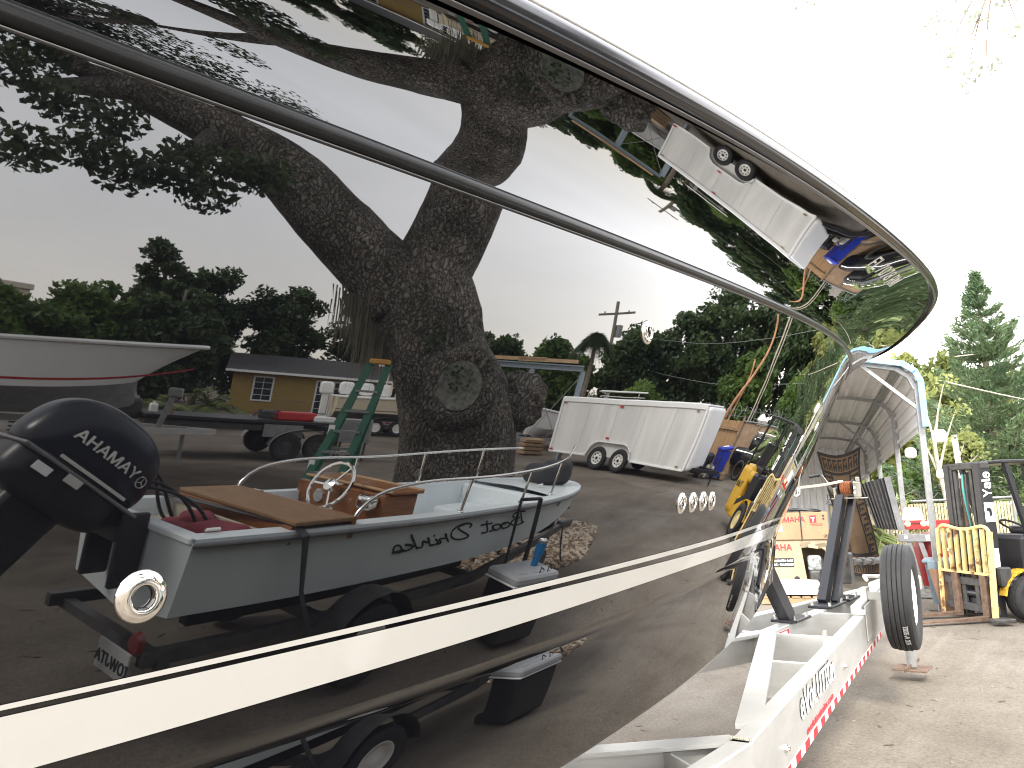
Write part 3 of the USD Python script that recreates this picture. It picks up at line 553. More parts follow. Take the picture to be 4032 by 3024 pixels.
def rug_at(a, b):                                  # a across, b down
    i = np.clip(b*59, 0, 58.999); j = np.clip(a*(RN-1), 0, RN-1.001); i0, j0 = i.astype(int), j.astype(int); fi, fj = (i-i0)[:, None], (j-j0)[:, None]
    return RP[i0, j0]*(1-fi)*(1-fj)+RP[i0+1, j0]*fi*(1-fj)+RP[i0, j0+1]*(1-fi)*fj+RP[i0+1, j0+1]*fi*fj - np.array([.012, .001, 0])
def rugrect(a0, b0, a1, b1):
    na_, nb = max(2, int(abs(a1-a0)*40)+2), max(2, int(abs(b1-b0)*60)+2); A, B = np.meshgrid(np.linspace(a0, a1, na_), np.linspace(b0, b1, nb), indexing='ij')
    return grid(rug_at(A.ravel(), B.ravel()).reshape(na_, nb, 3))
m_rugk = M('rug_black', (.018, .016, .015), .95, var=.2, scale=9)
rr_ = [(0, 0, 1, .025), (0, .975, 1, 1), (0, 0, .05, 1), (.95, 0, 1, 1), (0, .15, 1, .172), (0, .815, 1, .84), (.22, .172, .25, .815), (.70, .172, .735, .815)]
for i in range(7):
    a = .08+.125*i
    for b0, b1 in ((.04, .14), (.855, .965)): rr_ += [(a, b0, a+.026, b1), (a, b0, a+.092, b0+.018), (a+.068, b0+.034, a+.092, b1), (a+.036, b0+.05, a+.058, b0+.075)]
for i in range(8):
    b = .19+.080*i
    for a0 in (.06, .75): rr_ += [(a0, b, a0+.185, b+.019), (a0 if i % 2 else a0+.15, b, (a0 if i % 2 else a0+.15)+.036, b+.062), (a0+.06, b+.037, a0+.125, b+.055)]
part(rug, 'key_border', cat(*[rugrect(*q) for q in rr_]), m_rugk)
# black ribbed panel leaning beside the rug
pan = thing('ribbed_cover', 'folded black ribbed cover leaning on a carport post', 'cover')
TL, TR_, BR, BL = map(np.array, [(14.52, 3.78, 1.89), (14.62, 3.36, 2.0), (14.68, 3.24, 1.10), (14.58, 3.60, 1.20)])
def panpt(a, b): return (TL*(1-a)+TR_*a)*(1-b)+(BL*(1-a)+BR*a)*b + np.array([-.14*math.sin(PI*a)*.5, 0, -.06*b*(1-a)])
part(pan, 'cover_sheet', grid(np.array([[panpt(a, b) for b in np.linspace(0, 1, 12)] for a in np.linspace(0, 1, 14)])), m_black)
for i in range(8):
    a = .03+i*.128; part(pan, 'rib', tube([panpt(a, b)-np.array([.02, 0, 0]) for b in np.linspace(0, 1, 10)], .013, 6), m_darksteel, True)
part(pan, 'edge_strip', sweep([panpt(1, b)-np.array([.03, .0, 0]) for b in np.linspace(0, 1, 8)], [(-.012, -.05), (.012, -.05), (.012, .05), (-.012, .05)]), m_greysteel)
# cartons
BX = np.array([math.cos(rad(-71)), math.sin(rad(-71)), 0]); BN = np.array([-math.sin(rad(71)), -math.cos(rad(71)), 0]); BN = np.array([-.945, -.326, 0])  # along the face (towards the right), face normal
def face(o, m): return basis(m, o, BX, UP, BN)
def carton(name, label, o, w, h, d, m, rot=0):
    t = thing(name, label, 'cardboard box'); c = np.asarray(o)+BX*w/2-BN*d/2+UP*h/2
    part(t, 'carton_body', basis(cbox((0, 0, 0), (w, h, d), .012), c, BX, UP, BN), m); return t
o1 = np.array([13.55, 5.05, .99]); b1 = carton('motor_box', 'upper brown outboard motor box with red maker name and black strap', o1, .92, .46, .6, m_card)
part(b1, 'maker_print', face(o1+BN*.0005, mv(text('YAMAHA', .085), (.30, .345, 0))), m_redp)
lg = part(b1, 'red_logo', face(o1+BN*.0005, box2((.63, .285, 0), (.735, .405, .002))), m_redp)
part(lg, 'logo_mark', face(o1+BN*.003, cat(box2((.65, .36, 0), (.715, .378, .0015)), box2((.674, .305, 0), (.691, .36, .0015)))), m_whitep)
part(b1, 'small_print', face(o1+BN*.0005, cat(mv(text('Outboard motor', .021, bold=False), (.735, .262, 0)), mv(text('HANDLE WITH CARE', .012, bold=False), (.735, .235, 0)))), m_redp)
part(b1, 'pictogram', face(o1+BN*.0005, cat(mv(lathe([(.035, 0), (.035, .002), (.03, .002), (.03, 0)], 20), (.865, .06, 0)), mv(box((0, 0, .001), (.06, .006, .002)), (.865, .06, 0), rz=45), mv(box((0, 0, .001), (.03, .02, .002)), (.865, .06, 0)))), m_blackp)
part(b1, 'pictogram', face(o1+BN*.0005, cat(mv(lathe([(.017, 0), (.017, .002), (0, .002)], 14), (.85, .395, 0)), mv(lathe([(.017, 0), (.017, .002), (0, .002)], 14), (.85, .345, 0)))), m_blackp)
part(b1, 'strap', cat(face(o1+BN*.004, box2((.475, .0, 0), (.495, .462, .004))), face(o1+BN*.0, box2((.475, .461, -.6), (.495, .467, .004)))), m_blackp)
part(b1, 'paper_label', face(o1+BN*.0005, box2((.10, .15, 0), (.18, .33, .002))), m_whitep)
o2 = np.array([13.53, 5.20, .27]); t2 = thing('torn_motor_box', 'lower faded motor box with its right side torn open', 'cardboard box')
from shapely.geometry import Polygon
W2, H2, D2 = 1.02, .715, .65
hole = [(.665, -.01), (.645, .2), (.62, .45), (.605, .60), (.66, .64), (.73, .61), (.80, .65), (.90, .60), (.98, .54), (.985, .2), (.975, -.01)]
fp = Polygon([(0, 0), (W2, 0), (W2, H2), (0, H2)]).difference(Polygon(hole)); geoms = getattr(fp, 'geoms', [fp])
part(t2, 'front_panel', face(o2, cat(*[mv(cat(trimesh.creation.extrude_polygon(g, .01, engine='earcut')), (0, 0, -.01)) for g in geoms])), m_card2)
part(t2, 'carton_body', face(o2, cat(box2((0, 0, -D2), (.01, H2, -.01)), box2((W2-.01, 0, -D2), (W2, H2, -.01)), box2((0, H2-.01, -D2), (W2, H2, -.012)), box2((0, 0, -D2), (W2, H2, -D2+.01)))), m_card2)
part(t2, 'torn_flap', face(o2, cat(*[mv(box((0, 0, 0), (.16, .10, .004)), (.68+.12*i, .64-.01*i, .015), rx=(25, -15, 30)[i], rz=(8, -10, 5)[i]) for i in range(3)])), m_card2)
part(t2, 'maker_print', face(o2+BN*.0005, mv(text('YAMAHA', .10), (.16, .60, 0))), m_redp)
cl_ = part(t2, 'care_label', face(o2+BN*.0005, box2((.06, .27, 0), (.47, .42, .002))), m_blackp)
part(cl_, 'care_text', face(o2+BN*.003, cat(mv(text('HANDLE WITH CARE', .036), (.265, .375, 0), s=(.78, 1, 1)), mv(text('FRAGILE - DO NOT DROP', .036), (.265, .31, 0), s=(.66, 1, 1)))), m_whitep)
part(t2, 'cart_pictogram', face(o2+BN*.0005, cat(mv(extr([(0, .02), (.14, .05), (.17, .09), (.12, .10), (.10, .14), (.05, .14), (.03, .08), (0, .06)], .002), (.02, .04, 0)), mv(lathe([(.035, 0), (.035, .002), (0, .002)], 16), (.07, .22, 0)))), m_blackp)
part(t2, 'round_pictogram', face(o2+BN*.0005, cat(mv(lathe([(.045, 0), (.045, .002), (0, .002)], 18), (.50, .075, 0)))), m_blackp)
inn = thing('wrapped_motor', 'dark plastic wrapped engine part showing inside the torn box', 'engine part')
part(inn, 'engine_block', face(o2, cat(rbox((.82, .22, -.2), (.26, .40, .3), .06), rbox((.80, .12, -.08), (.2, .2, .14), .05))), m_darksteel, 40)
part(inn, 'plastic_wrap', face(o2, mv(rbox((.80, .33, -.10), (.22, .26, .16), .05), rz=0)), M('clear_film', (.25, .26, .26), .15, var=.6, scale=14, bump=.8, bscale=20), 40)
part(inn, 'cable', tube(spline([o2+BX*.96+UP*.05+BN*.05, o2+BX*.94+UP*.25+BN*.12, o2+BX*1.02+UP*.38+BN*.1, o2+BX*1.1+UP*.45], 20), .018, 8), m_rubber, True)
single('black_tarp', 'crumpled black tarp and hose lying on top of the upper box', 'tarp', face(o1, cat(*[tube(spline([(.12+.03*i, .475+.012*(i % 3), -.05-.05*i), (.4, .49+.015*((i+1) % 3), -.02-.05*i), (.65, .49+.012*(i % 2), -.03-.04*i), (.80+.02*(i % 2), .473, -.06-.05*i)], 16), .014, 6) for i in range(6)])), m_black, True)
single('small_carton', 'small brown carton on the far left of the upper box', 'cardboard box', basis(cbox((0, 0, 0), (.2, .14, .25), .006), o1+BX*.12+UP*.545-BN*.35, BX, UP, BN), m_card)
sk = thing('sheet_stack', 'stack of bright white paper sacks on a wooden pallet', 'stack'); so = np.array([13.05, 5.02, 0.0])
rs = np.random.default_rng(3)
for i in range(7):
    part(sk, 'sack', face(so+BX*rs.uniform(-.03, .03), mv(rbox((.40, .155+.027*i, -.3), (.82+rs.uniform(-.04, .04), .036, .6), .013, rz=rs.uniform(-1.2, 1.2)), (0, 0, 0))), M('paper_sack', (.50, .49, .46), .8, var=.06), 40)
part(sk, 'loose_sheet', face(so, box((.5, .345, -.2), (.3, .004, .3), rz=4)), m_whitep)
pl = thing('pallet', 'weathered wooden pallet under the white sacks', 'pallet')
for i in range(3): part(pl, 'runner', face(so, box2((-.1, .0, -.65+.3*i), (1.0, .09, -.55+.3*i))), m_wood)
for i in range(7): part(pl, 'deck_board', face(so, box2((-.1+.16*i, .092, -.68), (.03+.16*i, .118, .06))), m_wood)

# ================================================================ red tow tank, bin, board
rt_ = thing('tow_tank', 'red wheeled tank with lamp bar and grey steel frame behind the spare wheel', 'tank trailer')
RB = np.array([14.78, 2.88, 0.0]); RXd = np.array([.14, -.99, 0]); RNd = np.array([-.99, -.14, 0])
def rface(m): return basis(m, RB, RXd, UP, RNd)
part(rt_, 'tank_shell', rface(mv(lathe([(0, .13), (.27, .13), (.30, .2), (.30, .80), (.27, .92), (.20, 1.01), (.1, 1.05), (0, 1.06)], 28), (.06, 0, -.25), rx=-90)), M('tank_red', (.26, .015, .015), .4, var=.12), 40)
lb = part(rt_, 'lamp_bar', rface(cbox((.02, 1.18, -.02), (.68, .15, .05), .008)), m_red)
m_lamp = M('warm_lamp_lens', (.75, .62, .40), .2, var=.08)
for x in (-.27, -.03, .05): part(lb, 'round_lamp', rface(mv(lathe([(0, .022), (.03, .018), (.045, .008), (.05, 0)], 18), (x, 1.20, .006))), m_lamp, 40)
part(lb, 'black_badge', rface(box((-.15, 1.20, .007), (.14, .02, .004))), m_blackp)
part(rt_, 'cross_bar', rface(cbox((-.03, .975, .14), (.80, .13, .10), .01)), m_greysteel)
part(rt_, 'bolt_plate', rface(cat(box((-.30, .985, .192), (.05, .05, .006)), box((.02, .97, .192), (.06, .09, .006)))), m_whitep)
for a, b in [((-.27, .92), (-.13, .05)), ((-.10, .92), (.10, .05)), ((.10, .92), (.11, .5))]: part(rt_, 'frame_leg', rface(bar((a[0], a[1], .13), (b[0], b[1], .13), .07, .07, up=(0, 0, 1))), m_greysteel)
part(rt_, 'base_rail', rface(cat(bar((-.35, .05, .13), (.6, .05, .13), .07, .06, up=(0, 0, 1)), bar((-.35, .16, .0), (.6, .16, .0), .05, .05, up=(0, 0, 1)))), m_greysteel)
part(rt_, 'white_label', rface(cat(box((-.03, .42, .055), (.05, .16, .006)), box((.30, .78, .055), (.06, .05, .006)))), m_whitep)
single('white_bucket', 'overturned white bucket standing on the red tank lamp bar', 'bucket', rface(mv(lathe([(.18, 0), (.15, .17), (.11, .21), (0, .215)], 24), (-.20, 1.26, -.16), rx=-90)), m_white, 40)
bn = thing('grey_bin', 'blue grey wheeled bin between the red tank and the yellow rack', 'bin', (13.35, 2.42, 0), 8)
part(bn, 'bin_body', cat(*[sweep([(0, 0, .12), (0, 0, .72)], [(-.19, -.19), (.19, -.19), (.19, .19), (-.19, .19)])]) if False else trimesh.convex.convex_hull(np.array([(sx*.18, sy*.18, .1) for sx in (-1, 1) for sy in (-1, 1)]+[(sx*.24, sy*.24, .70) for sx in (-1, 1) for sy in (-1, 1)])), M('blue_grey_plastic', (.11, .145, .17), .5, var=.08), False)
part(bn, 'bin_rim', cat(cbox((0, 0, .715), (.54, .54, .05), .012), cbox((-.29, 0, .66), (.08, .4, .14), .01)), M('blue_grey_plastic', (.11, .145, .17)))
bq_ = [np.array([0, 0, 1.75])+1.055*(np.array(q)-np.array([0, 0, 1.75])) for q in ((12.26, 2.42, .68), (12.28, 2.31, .12), (12.33, 1.98, .10), (12.31, 2.05, .66))]
single('leaning_board', 'plain brown board leaning behind the left end of the yellow rack', 'board', trimesh.convex.convex_hull(np.array(bq_+[q+np.array([.03, 0, 0]) for q in bq_])), m_board)
single('leaning_board', 'narrow pale brown board showing behind the yellow rack bars', 'board', bar((13.3, 2.02, .08), (13.2, 2.06, .66), .16, .03, up=(1, .1, .3)), m_card)

# ================================================================ forklift
fk = thing('forklift', 'black and yellow forklift with cream load rack facing left', 'forklift', (12.62, 1.93, 0), 135)
for y in (-.36, .36):
    s = 1 if y > 0 else -1
    part(fk, 'mast_channel', cat(cbox((-.06, y, 1.06), (.15, .035, 2.06), .006), cbox((.005, y-.05*s, 1.06), (.03, .10, 2.06), .006), cbox((-.125, y-.05*s, 1.06), (.03, .10, 2.06), .006)), m_black)
    part(fk, 'inner_rail', cat(cbox((-.04, y-.12*s, 1.05), (.09, .05, 2.0), .006), cbox((-.02, y-.20*s, 1.05), (.05, .05, 1.9), .006)), m_darksteel)
part(fk, 'mast_crosshead', cat(cbox((-.06, 0, 2.06), (.13, .78, .09), .01), cbox((-.10, 0, 1.45), (.05, .62, .08), .008), cbox((-.10, 0, .75), (.05, .62, .10), .008)), m_darksteel)
part(fk, 'lift_cylinder', tube([(-.10, -.14, .2), (-.10, -.14, 1.9)], .04, 12), m_rust, 40)
part(fk, 'hydraulic_hose', cat(tube(spline([(-.02, -.02, 1.95), (.02, .02, 1.7), (.0, .06, 1.3), (.02, .10, .9)], 20), .016, 8)), M('teal_hose', (.03, .20, .18), .5), True)
part(fk, 'hydraulic_hose', tube(spline([(-.02, .04, 1.96), (.03, .1, 1.6), (.02, .12, 1.2)], 20), .013, 8), m_rubber, True)
YF = .3785
part(fk, 'maker_lettering', basis(text('Yale', .12), (-.06, YF, 1.80), (0, 0, 1), (1, 0, 0), (0, 1, 0)), m_whitep)
wl = part(fk, 'warning_plate', box2((-.125, YF, 1.30), (.01, YF+.003, 1.56)), m_whitep)
part(wl, 'warning_mark', cat(box2((-.09, YF+.003, 1.38), (-.05, YF+.005, 1.48)), box2((-.07, YF+.003, 1.44), (-.02, YF+.005, 1.49))), m_blackp)
part(fk, 'warning_plate', box2((-.12, YF, .70), (-.02, YF+.003, .95)), m_whitep)
part(fk, 'tilt_bracket', cat(cbox((-.12, .43, .58), (.16, .1, .26), .02), tube([(-.16, .43, .55), (-.7, .40, .50)], .05, 12)), m_darksteel)
part(fk, 'tilt_rod', tube([(-.6, .40, .51), (-1.0, .39, .48)], .022, 10), m_chrome, True)
# carriage and forks
part(fk, 'carriage', cat(cbox((.075, 0, .50), (.05, 1.0, .10), .006), cbox((.075, 0, .16), (.05, 1.0, .10), .006), *[cbox((.07, y, .33), (.04, .08, .30), .006) for y in (-.4, -.12, .15, .42)]), m_darksteel)
part(fk, 'side_shift', cat(tube([(.04, -.25, .34), (.04, .3, .34)], .045, 10), cbox((.02, 0, .24), (.04, .4, .08), .006)), m_black)
for y in (-.22, .34):
    part(fk, 'fork', cat(sweep([(.12, y, .60), (.12, y, .06)], [(-.06, -.022), (.06, -.022), (.06, .022), (-.06, .022)], up=(1, 0, 0)), mv(trimesh.convex.convex_hull(np.array([(0, -.06, 0), (0, .06, 0), (0, -.06, .045), (0, .06, .045), (1.05, -.05, 0), (1.05, .05, 0), (1.05, -.05, .012), (1.05, .05, .012)])), (.10, y, .035))), m_rust)
rack = part(fk, 'rack_frame', cat(bar((.15, -.52, .02), (.10, -.52, 1.20), .05, .03, up=(0, 1, 0)), tube(spline([(.10, -.52, 1.15), (.095, -.49, 1.215), (.09, -.2, 1.22), (.09, .2, 1.22), (.095, .49, 1.215), (.10, .53, 1.15)], 24), .024, 8), bar((.11, -.52, .62), (.11, .53, .62), .03, .06, up=(1, 0, 0)), bar((.10, .53, 1.18), (.16, .53, .02), .075, .03, up=(0, 1, 0))), m_cream)
for i in range(7):
    y = -.40+.132*i; part(fk, 'rack_bar', bar((.10, y, 1.21), (.115, y, .63), .055, .026, up=(0, 1, 0)), m_cream)
part(fk, 'front_step', cbox((.12, .60, .06), (.26, .18, .05), .012), m_darksteel)
fw_ = part(fk, 'drive_wheel', mv(tyre_mesh(.30, .24, .165, 40), (-.42, .47, .30), rx=-90), m_tyre, 35)
part(fw_, 'wheel_rim', mv(rim_mesh(.165, .24), (-.42, .47, .30), rx=-90), M('pale_yellow_rim', (.62, .52, .26), .5, var=.15), 35)
fw_ = part(fk, 'drive_wheel', mv(tyre_mesh(.30, .24, .165, 40), (-.42, -.47, .30), rx=90), m_tyre, 35)
part(fk, 'front_cowl', cat(cbox((-.62, 0, .86), (.42, .94, .50), .05), cbox((-.50, 0, .60), (.24, .80, .12), .02)), m_black)
part(fk, 'fender', cat(*[box((-.42+.36*math.cos(a), .40, .30+.36*math.sin(a)), (.02, .20, .13), ry=-math.degrees(a)+0) for a in np.linspace(.3, 2.9, 12)], cbox((-.62, 0, .55), (.5, .8, .16), .03)), m_yel)
part(fk, 'body_shell', cat(rbox((-1.30, 0, .72), (.55, 1.02, .95), .14), rbox((-.92, 0, .42), (.75, .92, .40), .06), rbox((-1.15, 0, 1.0), (.65, .90, .22), .08)), m_yel, 40)
part(fk, 'body_stripe', cat(box((-.95, .463, .55), (.6, .008, .10), ry=-25)), m_blackp)
part(fk, 'seat', cat(rbox((-.98, 0, 1.16), (.42, .48, .12), .05), rbox((-1.18, 0, 1.40), (.12, .46, .48), .05)), m_rubber, 40)
for y in (-.44, .44):
    part(fk, 'guard_post', bar((-.55, y, 1.05), (-.32, y, 2.08), .06, .06, up=(0, 1, 0)), m_black); part(fk, 'guard_post', bar((-1.42, y, 1.1), (-1.32, y, 2.08), .06, .06, up=(0, 1, 0)), m_black)
part(fk, 'overhead_guard', cat(cbox((-.81, 0, 2.10), (1.14, .98, .045), .01), *[cbox((-.30-.0*i, -.4+.2*i, 2.11), (.1, .03, .03), .005) for i in range(5)]), m_black)
part(fk, 'steering_wheel', mv(lathe([(.17+.016*math.cos(a), .016*math.sin(a)) for a in np.linspace(0, 2*PI, 9)], 24), (-.68, 0, 1.22), ry=-30), m_rubber, 40)
part(fk, 'counterweight_text', basis(text('Yale', .12), (-1.28, .515, .82), (-1, 0, 0), (0, 0, 1), (0, 1, 0)), m_blackp)

# ================================================================ chain-link fence with slats, parked car
fe = thing('slatted_fence', 'tan slatted chain link fence behind the forklift', 'fence')
F0, F1 = np.array([18.0, 5.4, 0]), np.array([18.42, 1.98, 0]); fd = (F1-F0)/np.linalg.norm(F1-F0); FL = np.linalg.norm(F1-F0)
part(fe, 'top_rail', tube([F0+(0, 0, 1.50), F1+(0, 0, 1.56)], .026, 8), m_steel, True)
for s in (0, 1.2, 2.4, FL):
    part(fe, 'post', tube([F0+fd*s, F0+fd*s+(0, 0, 1.62)], .034, 10), m_steel, True)
m_slat = M('tan_fence_slat', (.46, .38, .22), .6, var=.1, scale=2)
ns = 62
for i in range(ns):
    s = .04+i*(FL-.08)/(ns-1); part(fe, 'slat', box(F0+fd*s+(0, 0, .77), (.012, .040, 1.42), rz=math.degrees(math.atan2(fd[1], fd[0]))+90), m_slat)
part(fe, 'wire_mesh', cat(*[tube([F0+fd*s+np.array([-.02, 0, .05]), F0+fd*min(FL, s+1.4)+np.array([-.02, 0, .05+min(1.4, FL-s)])], .0035, 3) for s in np.arange(0, FL-.1, .12)], *[tube([F0+fd*s+np.array([-.024, 0, .05]), F0+fd*max(0, s-1.4)+np.array([-.024, 0, .05+min(1.4, s)])], .0035, 3) for s in np.arange(.1, FL, .12)]), m_steel, kind='stuff')
def coil(p, q, r, turns, n=14, wob=.0, seed=0):
    rg_ = np.random.default_rng(seed); k = turns*n; t = np.linspace(0, 1, k); a = t*turns*2*PI; p, q = np.asarray(p, float), np.asarray(q, float); d = (q-p)/np.linalg.norm(q-p); s = np.cross(d, UP)
    R = r*(1+wob*(np.repeat(rg_.random(turns), n)-.5)); return p+(q-p)*t[:, None]+(np.cos(a)*R)[:, None]*s+(np.sin(a)*R)[:, None]*UP + d*(.06*np.sin(a*1.5))[:, None]
single('barbed_wire', 'loose coil of barbed wire along the top of the tan slatted fence', 'barbed wire', cat(tube(coil(F0+(-.08, 0, 1.52), F1+(-.08, .4, 1.55), .2, 9, wob=.7, seed=2), .006, 4), tube([F0+(0, 0, 1.70), F1+(0, 0, 1.76)], .005, 4), *[tube([F0+fd*s+(0, 0, 1.5), F0+fd*s+(0, 0, 1.74)], .01, 5) for s in (0, .6, 1.2, 1.8, 2.4, 3.0)]), m_darksteel)
car = thing('parked_car', 'black parked car partly in view behind the fence end', 'car', (22.6, 1.2, 0), 100)
part(car, 'body', cat(rbox((0, 0, .72), (4.4, 1.8, .62), .2), rbox((-.2, 0, 1.22), (2.5, 1.55, .62), .25)), m_rail, 40)
part(car, 'side_window', cat(rbox((-.75, .70, 1.27), (.85, .12, .38), .05), rbox((.28, .70, 1.27), (.85, .12, .38), .05)), glass('car_glass'), 40)
part(car, 'roof_rack', cat(tube([(-1.2, .6, 1.58), (.8, .6, 1.58)], .02), tube([(-1.2, -.6, 1.58), (.8, -.6, 1.58)], .02)), m_chrome, True)
for x in (-1.35, 1.35):
    for y in (-.82, .82): part(car, 'wheel', mv(tyre_mesh(.34, .2, .22, 32), (x, y, .34), rx=90), m_tyre, 35)

# ================================================================ vegetation builders
def quads(P, size, rng, aspect=.55, tilt=None, axis=None):
    n = len(P); a = rng.normal(size=(n, 3)) if axis is None else axis + rng.normal(size=(n, 3))*.35; a /= np.linalg.norm(a, axis=1, keepdims=True)
    b = np.cross(a, rng.normal(size=(n, 3))); b /= np.linalg.norm(b, axis=1, keepdims=True)+1e-9
    s = size*rng.uniform(.6, 1.3, n)[:, None]; a = a*s; b = b*s*aspect
    v = np.stack([P-a, P+b*.9-a*.1, P+a, P-b*.9-a*.1], 1).reshape(-1, 3); i = np.arange(n)*4
    return v, np.concatenate([np.stack([i, i+1, i+2], 1), np.stack([i, i+2, i+3], 1)])
def clumps(rng, centre, radii, k, shell=.75):
    d = rng.normal(size=(k, 3)); d /= np.linalg.norm(d, axis=1, keepdims=True); return np.asarray(centre)+d*np.asarray(radii)*rng.uniform(shell, 1.0, k)[:, None]
def foliage(rng, C_, spread, n, size, aspect=.55, flat=.75):
    i = rng.integers(0, len(C_), n); sp = np.broadcast_to(spread, (len(C_),))[i][:, None]
    g = rng.normal(size=(n, 3)); g /= (np.linalg.norm(g, axis=1, keepdims=True)+1e-9); g *= rng.random((n, 1))**.45
    return quads(C_[i]+g*sp*np.array([1, 1, flat]), size, rng, aspect)
def tree(name, label, x, y, h, r, leaf, seed, n=7000, size=.16, bark=None, low=.22, group=None, k=46, trunk_r=None, lean=(0, 0)):
    rng = np.random.default_rng(seed); t = thing(name, label, 'tree', (x, y, 0), 0, group)
    zc = h*(1+low)/2; rz_ = h*(1-low)/2; tr_ = trunk_r or .028*h
    C_ = clumps(rng, (lean[0], lean[1], zc), (r*.82, r*.82, rz_*.86), k, .45)
    C_ = np.concatenate([C_, clumps(rng, (lean[0]*.6, lean[1]*.6, zc*.8), (r*.5, r*.5, rz_*.6), k//3, .2)])
    sp = rng.uniform(.18, .34, len(C_))*r
    part(t, 'crown', foliage(rng, C_, sp, n, size), leaf)
    pts = spline([(0, 0, -.2), (.05*r, .03*r, zc*.5), (lean[0]*.5, lean[1]*.5, zc), (lean[0], lean[1], h*.85)], 14)
    part(t, 'trunk', tube(pts, np.linspace(tr_, tr_*.25, 14), 9), bark or m_trunk, True)
    for q in C_[:7]:
        s = pts[rng.integers(4, 10)]; part(t, 'limb', tube(spline([s, (s+q)/2+rng.normal(size=3)*.12, q], 8), np.linspace(tr_*.42, tr_*.08, 8), 6), bark or m_trunk, True)
    return t
def palm(name, label, x, y, h, nf, fl, seed, z0=0.0, bark=None, droop=.9, dead=0):
    rng = np.random.default_rng(seed); t = thing(name, label, 'palm', (x, y, 0))
    pts = spline([(0, 0, -.1), (.05*h*.3, .02, h*.5), (.02, .05, h)], 10); part(t, 'trunk', tube(pts, np.linspace(.16, .12, 10)*(1 if h > 2 else .6), 10), bark or m_trunk, True)
    top = pts[-1]; ms, md = [], []
    for i in range(nf):
        a = 2*PI*(i*.382)+rng.normal()*.2; el = rng.uniform(.1, 1.3); L = fl*rng.uniform(.75, 1.1); s = np.linspace(0, 1, 22)
        dr = droop*s**2*L*.65; P = top + np.stack([np.cos(a)*np.cos(el)*L*s, np.sin(a)*np.cos(el)*L*s, np.sin(el)*L*s-dr], 1)
        ms.append(tube(P, np.linspace(.022, .005, 22), 4)); side = np.array([-math.sin(a), math.cos(a), 0]); T = np.gradient(P, axis=0); T /= np.linalg.norm(T, axis=1, keepdims=True)
        ii = np.repeat(np.arange(3, 22), 2); ofs = rng.uniform(-.5, .5, len(ii))[:, None]*L/22
        for sg in (-1, 1):
            B = P[ii]+T[ii]*ofs; l = fl*.30*np.sin(np.clip(s[ii]*1.05, .12, 1)*PI*.9+.25)[:, None]; D = side*sg*.85+T[ii]*.55+np.array([0, 0, -.25])+rng.normal(size=(len(ii), 3))*.12
            W = np.cross(D, UP); W /= np.linalg.norm(W, axis=1, keepdims=True)+1e-9; W *= .034*fl/1.5
            v = np.stack([B-W, B+W, B+D*l], 1).reshape(-1, 3); ms.append((v, np.arange(len(v)).reshape(-1, 3)))
    part(t, 'fronds', cat(*ms), m_leaf_palm if not dead else m_leaf_dark); return t
def norfolk(name, label, x, y, h, r, seed):
    rng = np.random.default_rng(seed); t = thing(name, label, 'tree', (x, y, 0)); part(t, 'trunk', tube([(0, 0, -.1), (.03, 0, h*.5), (0, 0, h)], [.19, .11, .015], 8), m_trunk, True)
    z = 1.3; ms, br = [], []
    while z < h-.1:
        f = (h-z)/(h-1.3); nb = 7 if f > .25 else 5; a0 = rng.random()*6
        for i in range(nb):
            if rng.random() < .08: continue
            a = a0+2*PI*i/nb+rng.normal()*.15; L = max(.08, (r*f**1.05+.05)*rng.uniform(.72, 1.1)); s = np.linspace(0, 1, 9)
            P = np.stack([np.cos(a)*L*s, np.sin(a)*L*s, z+L*(.10*s-.22*s*(1-s)*2+.30*s**3)], 1); br.append(tube(P, np.linspace(.028, .008, 9)*max(.3, f), 4))
            k = int(80*L)+14; u = rng.random(k)**.7; idx = np.clip(u*8, 0, 7.99); j = idx.astype(int); B = P[j]+(P[j+1]-P[j])*(idx-j)[:, None]; sd = np.array([-math.sin(a), math.cos(a), 0])
            w = .34*L*np.sin(PI*np.clip(u, .1, .97)**.8)*rng.uniform(-1, 1, k); B = B+sd*w[:, None]+UP*(np.abs(w)*.35+rng.random(k)*.12)[:, None]
            ax_ = np.stack([np.cos(a)*.6+sd[0]*w, np.sin(a)*.6+sd[1]*w, .45+0*w], 1); 
            for _ in range(4): ms.append(quads(B+rng.normal(size=B.shape)*.05, .085, rng, .22, axis=ax_))
        z += max(.20, .46*f**.3*rng.uniform(.85, 1.15))
    part(t, 'branches', cat(*br), m_trunk, kind='stuff'); part(t, 'needles', cat(*ms), m_leaf_pine); return t

# ---- directly seen trees behind the yard
norfolk('norfolk_pine', 'tall tiered conifer with pointed top behind the fence', 25.85, 3.02, 7.95, 2.75, 11)
tree('broadleaf_tree', 'yellow green bushy tree just right of the bow against white sky', 33.3, 6.6, 7.5, 2.6, m_leaf_yel, 21, 12000, .17, low=.1)
tree('broadleaf_tree', 'tall bright green tree between the bow and the tiered conifer', 34.2, 4.9, 7.5, 2.5, m_leaf_yel, 22, 12000, .17, low=.1)
tree('broadleaf_tree', 'green tree at the right edge behind the tiered conifer', 35.5, 2.0, 7.5, 2.6, m_leaf_yel, 23, 11000, .17, low=.08)
tree('broadleaf_tree', 'dark green tree low behind the carport posts', 31.0, 5.6, 4.3, 1.7, m_leaf_dark, 24, 9000, .14, low=.02)
tree('broadleaf_tree', 'dark undergrowth tree behind the white bark tree', 27.8, 3.7, 3.9, 1.5, m_leaf_dark, 25, 9000, .13, low=.0)
tree('broadleaf_tree', 'mid green tree behind the forklift mast', 28.2, 1.9, 4.2, 1.6, m_leaf_dark, 26, 9000, .13, low=.0)
tree('broadleaf_tree', 'broad tree hidden low behind the black bow', 36.0, 9.6, 7.0, 3.0, m_leaf_yel, 27, 9000, .18, low=.1)
